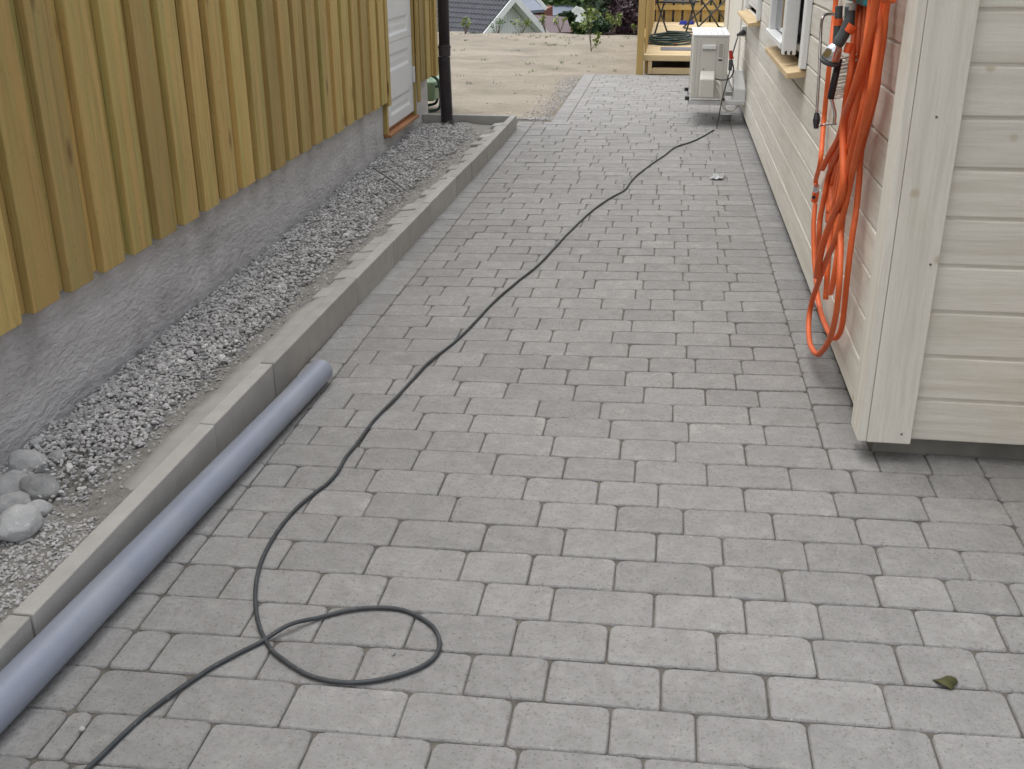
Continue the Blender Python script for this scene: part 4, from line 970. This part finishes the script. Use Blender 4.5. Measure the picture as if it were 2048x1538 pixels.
a=MB(); d0=wp(1067,-5,81.6); d1=wp(1091,21,81.6); a.hexa([d0,d1,d1+Vector((0,.1,0)),d0+Vector((0,.1,0))],[d0+Vector((.15,0,.2)),d1+Vector((.15,0,.2)),d1+Vector((.15,.1,.2)),d0+Vector((.15,.1,.2))]); H(a,'barge_board',M['wpaint'],hB)
hC=far_house('c','low building with a dull brown roof between gable and trees',74,[(1058,66,-3),(1142,64,-3),(1134,34,3),(1050,28,3)],M['brownroof'],[(1060,66,1138,90,-2)],M['redwall'])
hD=far_house('d','house with blue grey roof and small white gable among green trees',104,[(1090,30,0),(1152,31,0),(1146,9,5),(1107,8,5)],M['slate'],[(1106,31,1120,42,.5)],M['whitewall'],gable=[(1142,60,0),(1174,60,0),(1174,27,0),(1156,9,0),(1143,22,0)])

# ---- trees --------------------------------------------------------
def tree(label,x,y,Y,h,rad,mt,n=2600,leaf=.22,seed=1,cat='tree',name='tree',group='trees below the yard'):
    """crown centre projects to x,y at depth Y"""
    rng=random.Random(seed); c=wp(x,y,Y); gz=c.z-h
    t=empty(name,label,cat,(c.x,c.y,gz),0,group)
    a=MB(); a.tube([(0,0,-1),(rad*.05,0,h*.5),(0,0,h)],[rad*.09,rad*.06,rad*.03],8)
    for k in range(7):
        an=rng.uniform(0,6.28); zz_=h*rng.uniform(.45,.85); a.tube([(0,0,zz_),(math.cos(an)*rad*.6,math.sin(an)*rad*.6,zz_+rad*.5)],[rad*.03,rad*.01],5)
    a.build('trunk',M['bark'],t)
    b=MB(); nc=26
    for k in range(nc):
        d=Vector((rng.gauss(0,1),rng.gauss(0,1),rng.gauss(0,1))).normalized(); q=d*rad*rng.uniform(.35,.85); q.z*=1.05
        rr_=rad*rng.uniform(.2,.38); leafy(b,(q.x,q.y,h+q.z),(rr_,rr_,rr_*.8),n//nc,leaf,rng)
    b.build('crown',M[mt],t)
TR=[('broad green tree behind the blue grey roofed house',1120,-30,120,7,7.0,'leaf1'),('green tree right behind the small white gable',1190,-5,112,7,6.0,'leaf1'),('green tree above the grey roof by the white gable',1060,-35,125,7,6.5,'leaf4'),
 ('dark red leaved tree left of the deck railing',1302,0,62,6,3.0,'leaf2'),('dark red leaved tree behind the green shrub, left one',1246,26,64,5,1.5,'leaf2'),('deep green tree between the white gable house and dark red trees',1202,30,84,4,1.3,'leaf4'),
 ('dark conifer like bush beside the small white gable',1134,37,90,2,.8,'leaf4'),('dark tree seen through the deck railing on the left',1330,0,66,6,5.0,'leaf4'),('deep green tree seen above the deck at the house corner',1430,-10,70,7,6.0,'leaf4'),
 ('green tree behind the tiled roof at far left',920,-60,118,8,8.0,'leaf1'),('green tree far behind the white gable, right one',1240,-30,120,8,8.0,'leaf4'),('green bush below the small white gable',1158,64,72,1.5,.8,'leaf1'),('low green bush left of the dark red tree',1205,62,58,1.5,.9,'leaf4'),('low dark bush by the deck railing post',1252,62,52,1.5,.9,'leaf2')]
for i,(lb_,x,y,Y,h,rad,mt) in enumerate(TR): tree(lb_,x,y,Y,h,rad,mt,seed=40+i,n=3000 if rad>2 else 1300,leaf=.055*rad if rad>3 else .16)
# far wood
a=MB(); frg=random.Random(77)
for i in range(90):
    x=frg.uniform(-75,60); y=frg.uniform(135,200); gz=ground_z(x,y); rad=frg.uniform(4,7)
    for k in range(4):
        leafy(a,(x+frg.uniform(-3,3),y+frg.uniform(-2,2),gz+rad*frg.uniform(.4,1.9)),(rad*.8,rad*.8,rad*.8),130,.75,frg)
o=a.build('far_wood',M['leaf1']); tag(o,'distant mixed green wood on the hillside behind the houses','wood',kind='stuff')
a=MB()      # low hedge / meadow band
for i in range(60):
    x=frg.uniform(-7,2); y=frg.uniform(46,56); leafy(a,(x,y,ground_z(x,y)+.7),(1.1,1.0,.8),60,.12,frg)
o=a.build('undergrowth',M['leaf1']); tag(o,'dense low green undergrowth below the edge of the yard','undergrowth',kind='stuff')
